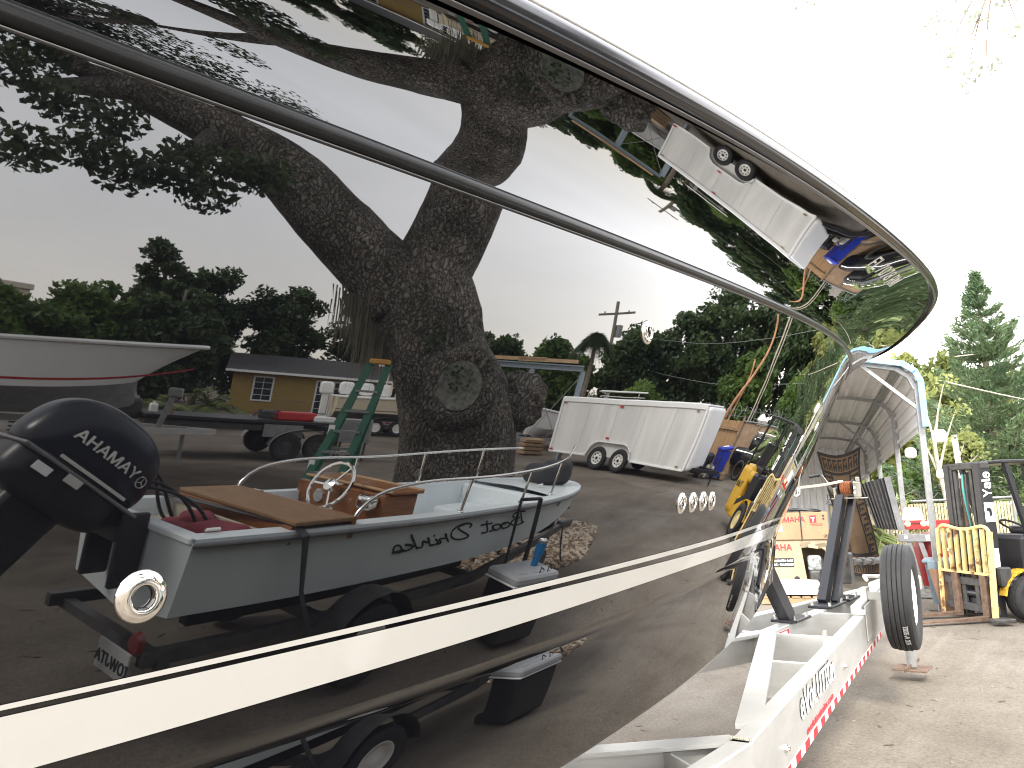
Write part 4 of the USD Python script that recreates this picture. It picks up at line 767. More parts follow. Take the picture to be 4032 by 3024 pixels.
tree('broadleaf_tree', 'short leafy tree directly behind the blue carport trim', 23.6, 3.75, 3.3, .8, m_leaf_yel, 28, 3500, .09, low=.6, k=22)
rb_ = np.random.default_rng(8); bt = thing('bare_tree', 'thin pale forked tree with few leaves beside the carport corner post', 'tree', (19.75, 3.38, 0))
trk = spline([(0, .02, -.1), (-.02, -.05, 1.0), (.02, .04, 1.9), (0, .10, 2.6), (0, .02, 3.2)], 20); part(bt, 'trunk', tube(trk, np.linspace(.085, .03, 20), 8), m_palebark, True)
for i, (s, e) in enumerate([(9, (0, -.55, 2.9)), (11, (.1, .45, 3.1)), (13, (0, -.40, 3.5)), (15, (0, .3, 3.9)), (16, (.1, -.2, 4.1)), (12, (-.1, -.75, 2.5))]):
    e = np.array(e); b = trk[s]; part(bt, 'limb', tube(spline([b, (b+e)/2+(0, .05*(-1)**i, -.05), e], 9), np.linspace(.035, .008, 9), 6), m_palebark, True)
part(bt, 'leaves', foliage(rb_, np.array([(0, -.55, 2.9), (.1, .45, 3.1), (0, -.4, 3.5), (0, .3, 3.9), (.1, -.2, 4.1), (-.1, -.75, 2.5)]), .34, 420, .055), m_leaf_yel)
single('white_pole', 'slim white painted pole beside the pale forked tree', 'pole', tube([(20.0, 3.02, 0), (20.0, 3.12, 2.95)], .06, 8), rusty('peeling_white', (.62, .58, .52), (.35, .24, .17), .62), True)
palm('areca_palm', 'pale green feathery palm between the two middle carport posts', 18.6, 4.35, .9, 17, 1.9, 31)
palm('areca_palm', 'smaller feathery palm right of the second carport post', 18.9, 3.75, .7, 14, 1.6, 32)
palm('areca_palm', 'dry looking feathery palm behind the forklift roof', 20.6, 1.75, 1.2, 16, 2.1, 33)
palm('areca_palm', 'low yellowing palm in front of the tan fence', 18.9, 3.2, .4, 10, 1.1, 34)
single('hedge_mass', None, None, foliage(np.random.default_rng(40), np.stack([np.linspace(29.5, 28.5, 40)+np.random.default_rng(41).uniform(-1, 1, 40), np.linspace(6.5, .6, 40), np.random.default_rng(42).uniform(.3, 2.4, 40)], 1), .8, 15000, .09), m_leaf_mid, kind='stuff')
# power lines above the trees
for q, lab in [(((15.0, 2.35, 3.55), (40, -.5, 5.1)), 'thick utility cable running right from behind the carport roof'), (((24, 3.5, 5.3), (44, -2, 9.4)), 'thin upper utility wire crossing the tiered conifer')]:
    a, b = map(np.array, q); t = np.linspace(0, 1, 24); P = a+(b-a)*t[:, None]; P[:, 2] -= .4*np.sin(PI*t)
    single('utility_wire', lab, 'cable', tube(P, .014, 5), m_palebark, True)
# branch that hangs into the top right of the picture
bq = np.random.default_rng(50); hb = thing('overhanging_branch', 'leafy branch hanging into the white sky at the top right', 'branch')
main = spline([(7.6, -.8, 8.2), (7.2, .2, 6.5), (7.0, .45, 5.75), (6.95, .62, 5.35)], 24); part(hb, 'stem', tube(main, np.linspace(.05, .006, 24), 6), m_trunk, True)
tips = [(6.95, .80, 5.25), (6.97, .30, 5.3), (6.96, .55, 5.05), (6.95, .86, 5.55), (6.98, .35, 5.6), (6.95, .70, 4.97)]
for tp in tips: b = main[bq.integers(11, 21)]; part(hb, 'twig', tube(spline([b, (b+np.array(tp))/2+(0, .03, .02), tp], 6), np.linspace(.010, .003, 6), 5), m_trunk, True)
part(hb, 'leaves', foliage(bq, np.array(tips+[tuple(p) for p in main[12::2]]), .13, 420, .022, .6), m_leaf_back)
hb2 = thing('overhanging_branch', 'few leaf tips at the top edge left of the hanging branch', 'branch')
part(hb2, 'stem', tube([(7.4, 1.2, 7.2), (7.0, 1.5, 6.35), (6.8, 1.75, 6.12)], [.02, .01, .004], 5), m_trunk, True); part(hb2, 'leaves', foliage(bq, np.array([(6.8, 1.75, 6.12), (6.85, 1.55, 6.18), (6.8, 1.95, 6.14)]), .12, 50, .020, .6), m_leaf_back)

# ================================================================ what stands behind the camera and mirrors in the hull
# ---- the small skiff
SK, SRZ = (2.06, -1.83, 0), 3.0
skf = thing('skiff', 'small pale blue open skiff with wooden seat and script name on its side', 'boat', SK, SRZ)
SL = 4.9
def sk_half(x, z):                                  # half width at station x and relative height z (0 chine, 1 gunwale)
    t = np.clip(x/SL, 0, 1); w = .66*(1-.10*(1-t)**2)*np.power(np.maximum(1-np.maximum((t-.55)/.45, 0)**2.3, 0), .55); return w*(.88+.12*z)
sx_ = SL*(1-(1-np.linspace(0, 1, 50))**1.6)
gun = lambda x: 1.06-.03*x/SL+.05*np.maximum(x/SL-.6, 0)**2
chi = lambda x: .64+.34*np.maximum((x/SL-.45)/.55, 0)**2.2
kel = lambda x: .56+.48*np.maximum((x/SL-.45)/.55, 0)**2.4
def sk_side(s, inset=0, z0=0, z1=1, n=7):
    rows = []
    for k in np.linspace(z0, z1, n):
        rows.append(np.stack([sx_ - inset*(sx_/SL), s*np.maximum(sk_half(sx_, k)-inset, 0), chi(sx_)*(1-k)+gun(sx_)*k], 1))
    return np.stack(rows, 1)
def sk_bot(s): c = sk_side(s)[:, 0]; k = np.stack([sx_, 0*sx_, kel(sx_)], 1); return np.stack([c*(1-t)+k*t for t in np.linspace(0, 1, 5)], 1)
part(skf, 'hull', cat(grid(sk_side(-1)), flip(grid(sk_side(1))), grid(sk_bot(-1)), flip(grid(sk_bot(1)))), m_skiff, 40)
tb = [(0, s*sk_half(0, k), .64*(1-k)+1.06*k) for s, ks in ((-1, (1, 0)), (1, (0, 1))) for k in ks]; tb = tb[:2]+[(0, 0, .56)]+tb[2:]
part(skf, 'transom', (np.array(tb+[(.05, y, z) for _, y, z in tb]), np.array([[0, 1, 2], [0, 2, 4], [2, 3, 4], [5, 7, 6], [5, 9, 7], [7, 9, 8]])), m_skiff)
gl = [np.stack([sx_, s*sk_half(sx_, 1), gun(sx_)], 1) for s in (-1, 1)]; gl = np.concatenate([gl[0][:-1], gl[1][::-1]])
part(skf, 'gunwale', cat(sweep(gl, [(-.02, -.025), (.10, -.01), (.10, .02), (-.01, .02)], caps=True)) if False else cat(*[grid(np.stack([np.stack([sx_, s*(sk_half(sx_, 1)+.012), gun(sx_)-.01], 1), np.stack([sx_, s*(sk_half(sx_, 1)+.012), gun(sx_)+.022], 1), np.stack([sx_*.985, s*np.maximum(sk_half(sx_, 1)-.10, 0), gun(sx_)+.026], 1), np.stack([sx_*.98, s*np.maximum(sk_half(sx_, 1)-.11, 0), gun(sx_)-.05], 1)], 1)) for s in (-1, 1)], cbox((.03, 0, 1.065), (.09, 1.16, .04), .008)), m_skiffin)
part(skf, 'rub_strip', cat(*[tube(np.stack([sx_, s*(sk_half(sx_, 1)+.014), gun(sx_)-.012], 1), .016, 6) for s in (-1, 1)]), m_greysteel, True)
def sk_in(s): return sk_side(s, .10, .3, 1, 4)
flo = np.stack([sk_in(-1)[:, 0], sk_in(1)[:, 0]], 1)
part(skf, 'cockpit_liner', cat(grid(sk_in(-1)), grid(sk_in(1)), grid(flo)), m_skiffin, 40)
bx = sx_[sx_ > 3.55]; part(skf, 'bow_deck', grid(np.stack([np.stack([bx, -np.maximum(sk_half(bx, 1)-.05, 0), gun(bx)+.015], 1), np.stack([bx, 0*bx, gun(bx)+.04], 1), np.stack([bx, np.maximum(sk_half(bx, 1)-.05, 0), gun(bx)+.015], 1)], 1)), m_skiffin)
part(skf, 'bow_locker', cat(cbox((3.5, 0, .93), (.12, 1.0, .24), .02), cbox((3.2, 0, .82), (.5, .8, .10), .02)), m_skiffin)
st = part(skf, 'seat', cbox((.78, 0, 1.115), (.42, 1.24, .028), .006, rz=0), M('worn_plywood', (.24, .135, .06), .6, var=.25, scale=6, aniso=(10, 1.5, 10)))
part(st, 'seat_front', cat(cbox((.57, 0, 1.045), (.025, 1.2, .11), .004), cbox((.99, 0, 1.06), (.035, 1.24, .14), .004)), m_varn)
part(st, 'seat_latch', cat(cbox((.99, -.35, 1.135), (.03, .08, .015), .003), cbox((.99, .35, 1.135), (.03, .08, .015), .003)), m_chrome)
part(skf, 'fuel_locker_wall', cat(cbox((.50, 0, .93), (.02, 1.1, .24), .004), cbox((.25, -.3, .88), (.4, .3, .2), .02)), M('cream_liner', (.50, .46, .36), .5))
cs = part(skf, 'console', cat(cbox((1.62, .12, 1.02), (.34, .52, .34), .01, ry=0), cbox((1.50, -.25, 1.04), (.05, .62, .26), .006), cbox((1.66, -.05, 1.205), (.30, .92, .022), .004), cbox((1.9, .0, .83), (.5, .9, .03), .004)), m_varn)
part(cs, 'console_edge', cat(tube([(1.49, -.5, 1.215), (1.49, .40, 1.215)], .012, 6), tube([(1.81, -.5, 1.215), (1.81, .40, 1.215)], .012, 6)), M('pale_teak_edge', (.42, .26, .12), .5))
whl = part(skf, 'steering_wheel', mv(lathe([(.185+.014*math.cos(a), .014*math.sin(a)) for a in np.linspace(0, 2*PI, 9)], 36), (1.36, -.08, 1.20), ry=-62), m_chrome, 40)
part(whl, 'wheel_spokes', mv(cat(*[bar((0, 0, 0), (.18*math.cos(a), .18*math.sin(a), 0), .014, .006) for a in (.5, 2.6, 4.71)], mv(lathe([(.0, .03), (.045, .02), (.05, -.03), (.03, -.1)], 18))), (1.36, -.08, 1.20), ry=-62), m_chrome, 40)
part(skf, 'throttle_box', cat(rbox((1.40, .27, 1.13), (.10, .15, .11), .035), tube([(1.38, .27, 1.13), (1.30, .30, 1.17)], .012)), m_chrome, 40)
part(skf, 'gauge', mv(lathe([(0, .02), (.05, .02), (.055, .0)], 18), (1.48, -.30, 1.08), ry=-90), m_chrome, 40)
def rail_pts(s):
    return spline([(.98, s*.60, 1.07), (1.08, s*.605, 1.22), (1.32, s*.61, 1.30), (2.1, s*.63, 1.33), (3.0, s*.62, 1.36), (3.75, s*.47, 1.40), (4.12, s*.32, 1.42)], 40)
for s in (-1, 1):
    p_ = rail_pts(s)
    r_ = part(skf, 'side_rail', tube(np.vstack([p_, p_[-1:]+[[.06, 0, .10]]]) if s > 0 else p_, .0125, 8), m_chrome, True)
    for i in (14, 24, 33): q = p_[i]; part(r_, 'stanchion', cat(tube([q, (q[0]-.02, q[1]-.01*s, 1.07)], .012, 8), mv(lathe([(.025, 0), (.025, .012), (.0, .012)], 12), (q[0]-.02, q[1]-.01*s, 1.07))), m_chrome, True)
part(skf, 'deck_cleat', cat(*[cbox((x, y, 1.10), (.09, .02, .02), .006) for x, y in ((3.9, .18), (.15, .5), (.15, -.5), (1.9, -.58))]), m_chrome)
part(skf, 'green_sticker', basis(box((0, 0, 0), (.055, .075, .003)), (3.72, sk_half(3.72, .8)+.014, 1.0), (1, -.42, 0), (0, 0, 1), (.38, .92, 0)), M('green_sticker_ink', (.02, .28, .08), .5))
# script name painted by strokes
GLY = {'B': [[(0, 0), (.12, .5), (.2, 1.0)], [(.0, .92), (.25, 1.05), (.5, .95), (.45, .65), (.2, .55), (.5, .45), (.5, .1), (.15, -.02), (-.05, .1)]],
 'o': [[(.2, .42), (.03, .3), (.05, .03), (.25, .0), (.35, .2), (.28, .42), (.2, .40), (.40, .36)]], 'a': [[(.32, .38), (.1, .42), (.0, .15), (.12, .0), (.28, .15), (.34, .42), (.32, .06), (.45, .05)]],
 't': [[(.12, .85), (.08, .3), (.12, .02), (.3, .08)], [(-.08, .62), (.36, .66)]], 'D': [[(.18, 1.0), (.1, .3), (.02, .02), (.3, -.02), (.6, .25), (.62, .65), (.4, .98), (.05, 1.0), (-.08, .85), (.0, .7)]],
 'r': [[(.0, .0), (.08, .42), (.12, .32), (.3, .36), (.26, .05), (.4, .05)]], 'i': [[(.06, .4), (.03, .05), (.2, .04)], [(.09, .62), (.11, .66)]], 'n': [[(.02, .0), (.06, .4), (.08, .25), (.24, .42), (.28, .05), (.42, .06)]],
 'k': [[(.02, .0), (.10, .6), (.16, .98), (.10, .5)], [(.06, .2), (.3, .42), (.12, .22), (.34, .02), (.42, .05)]], 's': [[(.02, .05), (.2, .45), (.26, .2), (.15, .0), (.0, .04), (.3, .05)]]}
WID = {'B': .62, 'o': .40, 'a': .45, 't': .34, 'D': .72, 'r': .38, 'i': .2, 'n': .42, 'k': .42, 's': .34, ' ': .45}
def script(s, h, r):
    x, out = 0, []
    for c in s:
        for st_ in GLY.get(c, []):
            q = np.array(st_); q = spline(np.c_[q+[x, 0], 0*q[:, :1]], 5*len(q)) if len(q) > 2 else np.c_[q+[x, 0], 0*q[:, :1]]
            q[:, 0] += .22*q[:, 1]; out.append(q*h)
        x += WID[c]
    return out, x*h
strokes, wd = script('Boat Drinks', .125, .007); ms = []
for q in strokes:                                  # reads from the bow towards the stern on the port side
    X = 3.05-q[:, 0]*1.30*1.25/wd*1.0; Z = .835+q[:, 1]+.03*(X-1.8); k = (Z-chi(X))/(gun(X)-chi(X))
    ms.append(tube(np.stack([X, sk_half(X, k)+.002, Z], 1), .0075, 5))
part(skf, 'boat_name', cat(*ms), m_blackp, True)
bag = single('bow_cover_bag', 'dark grey bundled canvas bag lying on the skiff bow', 'bag', mv(cat(rbox((0, 0, 0), (.52, .40, .22), .10, rz=20), rbox((.12, .05, .06), (.30, .34, .18), .08, rz=-15), rbox((.2, -.08, .0), (.2, .2, .26), .07)), (SK[0]+4.3*math.cos(rad(SRZ)), SK[1]+4.3*math.sin(rad(SRZ)), 1.17)), M('grey_canvas', (.035, .036, .04), .85, var=.25, scale=9, bump=.5, bscale=18), 40)
single('red_life_jackets', 'heap of faded red life jackets in the skiff stern', 'life jacket', mv(cat(rbox((.30, .20, .98), (.34, .62, .14), .06, rz=8), rbox((.28, .35, 1.03), (.26, .3, .12), .05, rz=-20), rbox((.36, .0, 1.02), (.2, .26, .12), .05, rz=30)), SK, rz=SRZ), M('faded_red_cloth', (.24, .04, .05), .85, var=.25, scale=8, bump=.4), 40)
def skw(x, y, z): c, s = math.cos(rad(SRZ)), math.sin(rad(SRZ)); return (SK[0]+c*x-s*y, SK[1]+s*x+c*y, z)
single('tie_strap', 'black tie-down strap over the skiff near its stern', 'strap', cat(sweep([skw(*q) for q in [(.80, .78, .35), (.66, .70, .72), (.60, .685, 1.06), (.60, .60, 1.10), (.45, -.60, 1.10), (.45, -.69, 1.05), (.45, -.7, .6)]], [(-.03, -.003), (.03, -.003), (.03, .003), (-.03, .003)], up=(0, .3, 1))), m_rubber)
# ---- its outboard motor, tilted up
ob = thing('outboard_motor', 'large black outboard motor tilted up on the skiff transom', 'outboard motor', (1.74, -1.86, 1.385), SRZ, ry=37)
m_cowl = M('dark_blue_grey_cowl', (.010, .012, .017), .28, var=.15, scale=3, spec=.35)
cowl = trimesh.creation.icosphere(4); cv = cowl.vertices.copy(); sg = np.sign(cv)*np.abs(cv)**.72; sg[:, 0] *= .40*(1-.10*sg[:, 2]); sg[:, 1] *= .235*(1-.12*np.maximum(sg[:, 2], 0)); sg[:, 2] *= .26; sg[:, 2] = np.where(sg[:, 2] < -.16, -.16, sg[:, 2]); sg[:, 2] += .05*np.cos(sg[:, 0]*3.2)
part(ob, 'cowl_top', (sg+[0, 0, .06], cowl.faces), m_cowl, 40)
sg2 = np.sign(cv)*np.abs(cv)**.6; part(ob, 'lower_cowl', (sg2*[.37, .215, .17]+[-.01, 0, -.16], cowl.faces), m_black, 40)
part(ob, 'cowl_seam', cat(rbox((0, 0, -.085), (.78, .46, .02), .008)), m_greysteel)
def cowl_y(x, z): # side surface of the upper cowl
    i = np.argmin((sg[:, 0][None]-np.atleast_1d(x)[:, None])**2+(sg[:, 2][None]+.06-np.atleast_1d(z)[:, None])**2+ (sg[:, 1][None] < 0)*9, 1); return sg[i, 1]
def cowl_text(m, xc, zc):
    v, f = cat(m); X = xc-v[:, 0]; Z = zc+v[:, 1]; return np.stack([X, cowl_y(X, Z)+.006+v[:, 2], Z], 1), f[:, ::-1]
part(ob, 'maker_lettering', cowl_text(mv(text('YAMAHA', .062, .002), s=(1.18, 1, 1)), -.02, .10), M('silver_decal', (.60, .58, .54), .4))
part(ob, 'round_emblem', cowl_text(cat(lathe([(.038, 0), (.038, .002), (.032, .002), (.032, 0)], 24), *[mv(box((.016, 0, .001), (.032, .005, .002)), rz=a) for a in (90, 210, 330)]), .25, .085), M('silver_decal', (.60, .58, .54)))
part(ob, 'cowl_stripe', cat(*[mv(cbox((0, .232, 0), (.46, .006, .02), .002), (.02, 0, -.045)), cbox((-.05, .233, -.12), (.10, .006, .05), .002)]), M('silver_decal', (.60, .58, .54)))
part(ob, 'white_sticker', cbox((-.22, .222, -.15), (.10, .006, .05), .001), m_whitep)
part(ob, 'leg', cat(rbox((-.02, 0, -.52), (.36, .18, .5), .06), rbox((-.05, 0, -1.0), (.24, .10, .7), .04), rbox((-.02, 0, -1.35), (.55, .12, .12), .05), cbox((-.2, 0, -1.18), (.5, .22, .02), .005)), m_black, 40)
part(ob, 'propeller', cat(*[mv(cbox((0, .10, 0), (.03, .14, .10), .01, ry=0), (-.34, 0, -1.35), rx=a) for a in (0, 120, 240)]), m_black)
UsdGeom.Xform(stage.GetPrimAtPath(ob)).AddScaleOp().Set(Gf.Vec3f(.88, .88, .88))
bk = thing('motor_bracket', 'black clamp bracket holding the outboard to the skiff transom', 'bracket', skw(-.08, 0, .98), SRZ)
part(bk, 'clamp_arms', cat(cbox((0, .16, -.05), (.14, .04, .42), .01), cbox((0, -.16, -.05), (.14, .04, .42), .01), cbox((-.02, 0, .05), (.12, .34, .12), .02), rbox((-.12, 0, .18), (.2, .26, .2), .05)), m_black, 40)
part(bk, 'control_cables', cat(*[tube(spline([(-.05, .04*i, .30), (.12, .05*i+.02, .34-.03*i), (.28, .1*i, .2), (.38, .12*i, .02)], 14), .011, 6) for i in (-2, -1, 1, 2)]), m_rubber, True)
# ---- its road trailer
skt = thing('skiff_trailer', 'dark road trailer with white wheel under the small skiff', 'trailer', SK, SRZ)
part(skt, 'frame_rail', cat(bar((-.1, .55, .45), (2.6, .55, .45), .06, .08), bar((2.6, .55, .45), (5.1, 0, .48), .06, .08)), m_darksteel)
part(skt, 'frame_rail', cat(bar((-.1, -.55, .45), (2.6, -.55, .45), .06, .08), bar((2.6, -.55, .45), (5.1, 0, .48), .06, .08)), m_darksteel)
part(skt, 'axle', cat(bar((1.25, -.7, .32), (1.25, .7, .32), .07, .07), bar((.0, -.6, .42), (0, .6, .42), .06, .06), bar((2.6, -.55, .45), (2.6, .55, .45), .06, .06)), m_darksteel)
for s in (-1, 1):
    w_ = part(skt, 'wheel', mv(tyre_mesh(.29, .16, .16, 32), (1.25, s*.72, .29), rx=-90*s), m_tyre, 35); part(w_, 'wheel_rim', mv(rim_mesh(.16, .16), (1.25, s*.72, .29), rx=-90*s), m_rimw, 35)
    part(skt, 'mudguard', grid(np.array([[(1.25+.36*math.cos(a), s*(.72+y), .29+.36*math.sin(a)) for y in (-.11, .11)] for a in np.linspace(.1, PI-.1, 14)])), m_darksteel, 40)
    part(skt, 'bunk', cbox((1.4, s*.35, .545), (2.4, .09, .07), .01), m_rubber)
lp = part(skt, 'licence_plate', cbox((-.14, .38, .40), (.012, .32, .16), .002), m_greyp)
part(lp, 'plate_text', basis(cat(mv(text('IOW', .06), (-.085, -.01, 0)), mv(text('JTA', .06), (.085, -.01, 0))), (-.147, .38, .40), (0, -1, 0), (0, 0, 1), (-1, 0, 0)), m_blackp)
part(skt, 'tail_lamp', mv(lathe([(0, .03), (.05, .025), (.065, 0)], 18), (-.10, .50, .52), ry=-90), M('dark_red_lens', (.10, .012, .012), .3), 40)
part(skt, 'coupler', cat(rbox((5.2, 0, .5), (.35, .1, .1), .03), tube([(4.85, .0, .05), (4.85, 0, .75)], .03, 8), bar((4.85, 0, .72), (5.0, .1, .74), .02, .02), mv(lathe([(0, -.03), (.11, -.03), (.11, .03), (0, .03)], 16), (4.85, .0, .11), rx=90)), m_darksteel)
part(skt, 'safety_chain', tube(spline([(5.1, .05, .48), (5.15, .12, .2), (5.25, .15, .05)], 14), .012, 5), m_darksteel, True)
# ---- cooler with tumbler
co = thing('cooler', 'black wheeled cooler with grey lid and pull handle in front of the skiff bow', 'cooler', (4.80, -.72, 0), 18)
part(co, 'cooler_body', cat(cbox((0, 0, .265), (.50, .40, .50), .03)), M('black_cooler_plastic', (.008, .008, .009), .5))
part(co, 'cooler_lid', cat(cbox((0, 0, .55), (.53, .43, .075), .02), *[cbox((-.14+.14*i, .08, .589), (.09, .10, .008), .003) for i in range(2)]), M('grey_lid', (.36, .37, .38), .4, var=.05))
part(co, 'lid_edge', cbox((0, 0, .512), (.535, .435, .014), .004), m_whitep)
part(co, 'pull_handle', cat(tube([(-.02, -.225, .30), (-.10, -.26, 1.12)], .013, 8), tube([(.22, -.225, .30), (.14, -.26, 1.12)], .022, 8), tube([(-.10, -.26, 1.12), (.14, -.26, 1.12)], .016, 8)), m_rubber, True)
for x in (-.22, .22): part(co, 'wheel', mv(lathe([(0, -.03), (.07, -.03), (.075, 0), (.07, .03), (0, .03)], 20), (x, -.2, .075), ry=90), m_rubber, 40)
part(co, 'lid_latch', cat(tube([(.03, .16, .59), (.07, .12, .62), (.10, .14, .60)], .006, 5), tube([(.13, .16, .59), (.17, .12, .62), (.20, .14, .60)], .006, 5)), m_rubber, True)
tm = thing('tumbler', 'blue steel tumbler standing on the cooler lid', 'tumbler', (4.94, -.72, .588))
part(tm, 'cup', lathe([(0, 0), (.032, 0), (.034, .03), (.035, .09), (.046, .11), (.047, .20), (0, .20)], 24), M('cup_blue', (.02, .17, .42), .3, .3), 40)
part(tm, 'cup_rim', lathe([(.0475, .198), (.049, .205), (.047, .222), (.042, .224), (0, .215)], 24), m_chrome, 40)

# ---- the great oak
oak = thing('oak_tree', 'huge old oak with forked limbs and scarred mossy trunk beside the skiff', 'tree')
ro = np.random.default_rng(60)
def barktube(pts, r, n=40, seed=0, amp=.07):
    v, f = tube(pts, r, n); c = np.repeat(np.asarray(pts), n, 0); d = v-c; L = np.linalg.norm(d, axis=1, keepdims=True)+1e-9
    k = meshkit.fbm(v*np.array([1.6, 1.6, .8]), 3, seed)-.5 + .35*(meshkit.fbm(v*np.array([9, 9, 5.0]), 3, seed+7)-.5); return v+d/L*np.minimum(L, .6)*amp*4*k[:, None]*.9, f
tp = spline([(7.9, -3.8, -.3), (7.80, -3.86, .6), (7.62, -4.05, 1.8), (7.34, -4.36, 2.6), (7.20, -4.50, 3.2), (7.05, -4.66, 3.85)], 40)
tr_r = np.interp(np.linspace(0, 1, 40), [0, .12, .3, .5, .66, .82, 1], [1.08, .92, .86, .80, .68, .74, .62])
part(oak, 'trunk', barktube(tp, tr_r, 64, 1, .05), m_bark, True)
ll = spline([(7.0, -4.70, 3.25), (6.60, -5.04, 3.84), (6.05, -5.47, 4.55), (5.62, -5.80, 5.12), (5.0, -6.2, 5.50), (4.16, -6.6, 5.80), (3.5, -6.85, 5.95)], 40)
part(oak, 'limb', barktube(ll, np.interp(np.linspace(0, 1, 40), [0, .45, .7, 1], [.56, .46, .30, .10]), 40, 2, .05), m_bark, True)
rl = spline([(7.12, -4.58, 3.2), (7.28, -4.45, 4.1), (7.52, -4.25, 5.1), (7.72, -4.08, 6.2), (8.2, -4.0, 7.6), (8.9, -4.2, 9.2)], 36)
part(oak, 'limb', barktube(rl, np.interp(np.linspace(0, 1, 36), [0, .5, 1], [.56, .50, .28]), 40, 3, .05), m_bark, True)
for i, (b, q) in enumerate([((5.2, -6.1, 5.4), [(4.8, -6.2, 6.6), (4.2, -6.2, 7.8)]), ((4.0, -6.65, 5.8), [(3.3, -6.3, 5.4), (2.6, -5.9, 5.0)]), ((5.0, -6.2, 5.45), [(4.5, -5.8, 5.0), (4.0, -5.5, 4.6)]), ((3.6, -6.8, 5.9), [(2.4, -6.7, 6.8), (1.2, -6.4, 7.6)]), ((8.3, -4.05, 7.8), [(7.8, -5.2, 9.4), (7.2, -6.4, 10.6)])]):
    part(oak, 'limb', barktube(spline([b]+q, 14), np.linspace(.17, .03, 14), 12, 5+i, .03), m_bark, True)
lf = [(2.72, -5.72, 4.25), (3.2, -5.6, 4.45), (3.52, -5.42, 4.2), (4.19, -5.09, 4.15), (4.69, -4.81, 4.5), (2.95, -5.65, 4.9), (2.5, -5.9, 5.2), (3.6, -5.9, 5.0), (2.2, -5.9, 4.6), (2.0, -6.1, 5.4), (3.0, -6.4, 5.7), (2.4, -6.6, 6.0), (4.3, -5.6, 4.7), (1.6, -6.2, 5.9), (3.3, -6.8, 6.4), (3.9, -5.3, 4.35), (4.5, -5.1, 4.55)]
part(oak, 'foliage', foliage(ro, np.array(lf), .36, 5200, .055, .62), m_leaf_oak)
hi = [(3.8, -5.9, 7.7), (4.2, -6.3, 7.9), (3.4, -6.3, 8.3), (4.9, -5.8, 6.9), (1.4, -6.4, 7.4), (1.0, -6.2, 8.0), (2.0, -6.6, 7.6), (7.3, -6.5, 10.9), (7.8, -6.0, 10.4)]
part(oak, 'foliage', foliage(ro, np.array(hi), .42, 1500, .055, .62), m_leaf_oak)
shade_clumps = clumps(ro, (3.6, -6.6, 10.6), (5.2, 3.4, 1.6), 130, .15)  # unseen high canopy, added to shade the skiff and the ground below
part(oak, 'canopy', foliage(ro, shade_clumps, .75, 15000, .075, .62), m_leaf_oak)
for q in shade_clumps[:9]: part(oak, 'limb', tube(spline([(4.2, -6.3, 7.6) if q[0] < 5 else (8.2, -5.4, 9.4), (np.array((4.2, -6.3, 7.6) if q[0] < 5 else (8.2, -5.4, 9.4))+q)/2+(0, 0, .4), q], 10), np.linspace(.11, .02, 10), 7), m_bark, True)  # limbs carrying the added shade canopy
# ring scar of a cut limb and the side burl
cn = np.array([-.75, .55, .12]); cn /= np.linalg.norm(cn); cx = np.cross(UP, cn); cx /= np.linalg.norm(cx); cyy = np.cross(cn, cx); cc = np.array([7.02, -3.60, 2.08])
sc = lathe([(0, .02), (.30, .05), (.33, .10), (.40, .15), (.48, .12), (.55, .02), (.58, -.15)], 40); sv = sc[0]*np.array([.92, 1.15, 1]); sv = sv+(.10*(meshkit.fbm(sv*5, 3, 4)-.5))[:, None]
ls_ = part(oak, 'limb_scar', basis((sv, sc[1]), cc, cx, cyy, cn), m_bark, True, label='ring shaped scar of a cut limb')
fc = lathe([(0, .04), (.12, .045), (.24, .05), (.31, .075)], 40); fv = fc[0]*np.array([.92, 1.15, 1]); fv[:, 2] += .05*(meshkit.fbm(fv*9, 3, 14)-.5)+.012
part(ls_, 'scar_face', basis((fv, fc[1]), cc, cx, cyy, cn), M('lichen_wood', (.07, .075, .06), .95, c2=(.23, .23, .195), scale=14, bump=.7, bscale=30), True)
bs = trimesh.creation.icosphere(4); bv = bs.vertices*(1+.5*(meshkit.fbm(bs.vertices*2.2, 3, 6)-.5)[:, None])
part(oak, 'burl', (bv*[.40, .40, .44]+[8.22, -3.36, 1.95], bs.faces), m_bark, True)
iv = np.array([(6.75, -4.1, 2.95), (6.7, -4.3, 3.4), (6.85, -3.95, 2.7), (6.98, -3.62, 2.2), (7.2, -3.95, 3.1), (6.5, -4.7, 3.7), (7.1, -3.85, 2.5)])
part(oak, 'ivy', foliage(ro, iv, .26, 700, .04, .7), m_leaf_dark)
ms = []
for i in range(520):
    a = ro.random(); b0 = np.array([6.42, -5.16, 3.50])*(1-a)+np.array([6.78, -4.92, 2.85])*a+ro.normal(size=3)*[.10, .12, .18]; L = ro.uniform(.25, .95); w = ro.normal(size=2)*.04
    ms.append((np.array([b0+(-.008, -.006, 0), b0+(.008, .006, 0), b0+(w[0], w[1], -L)]), np.array([[0, 1, 2]])))
part(oak, 'hanging_moss', cat(*ms), m_moss)
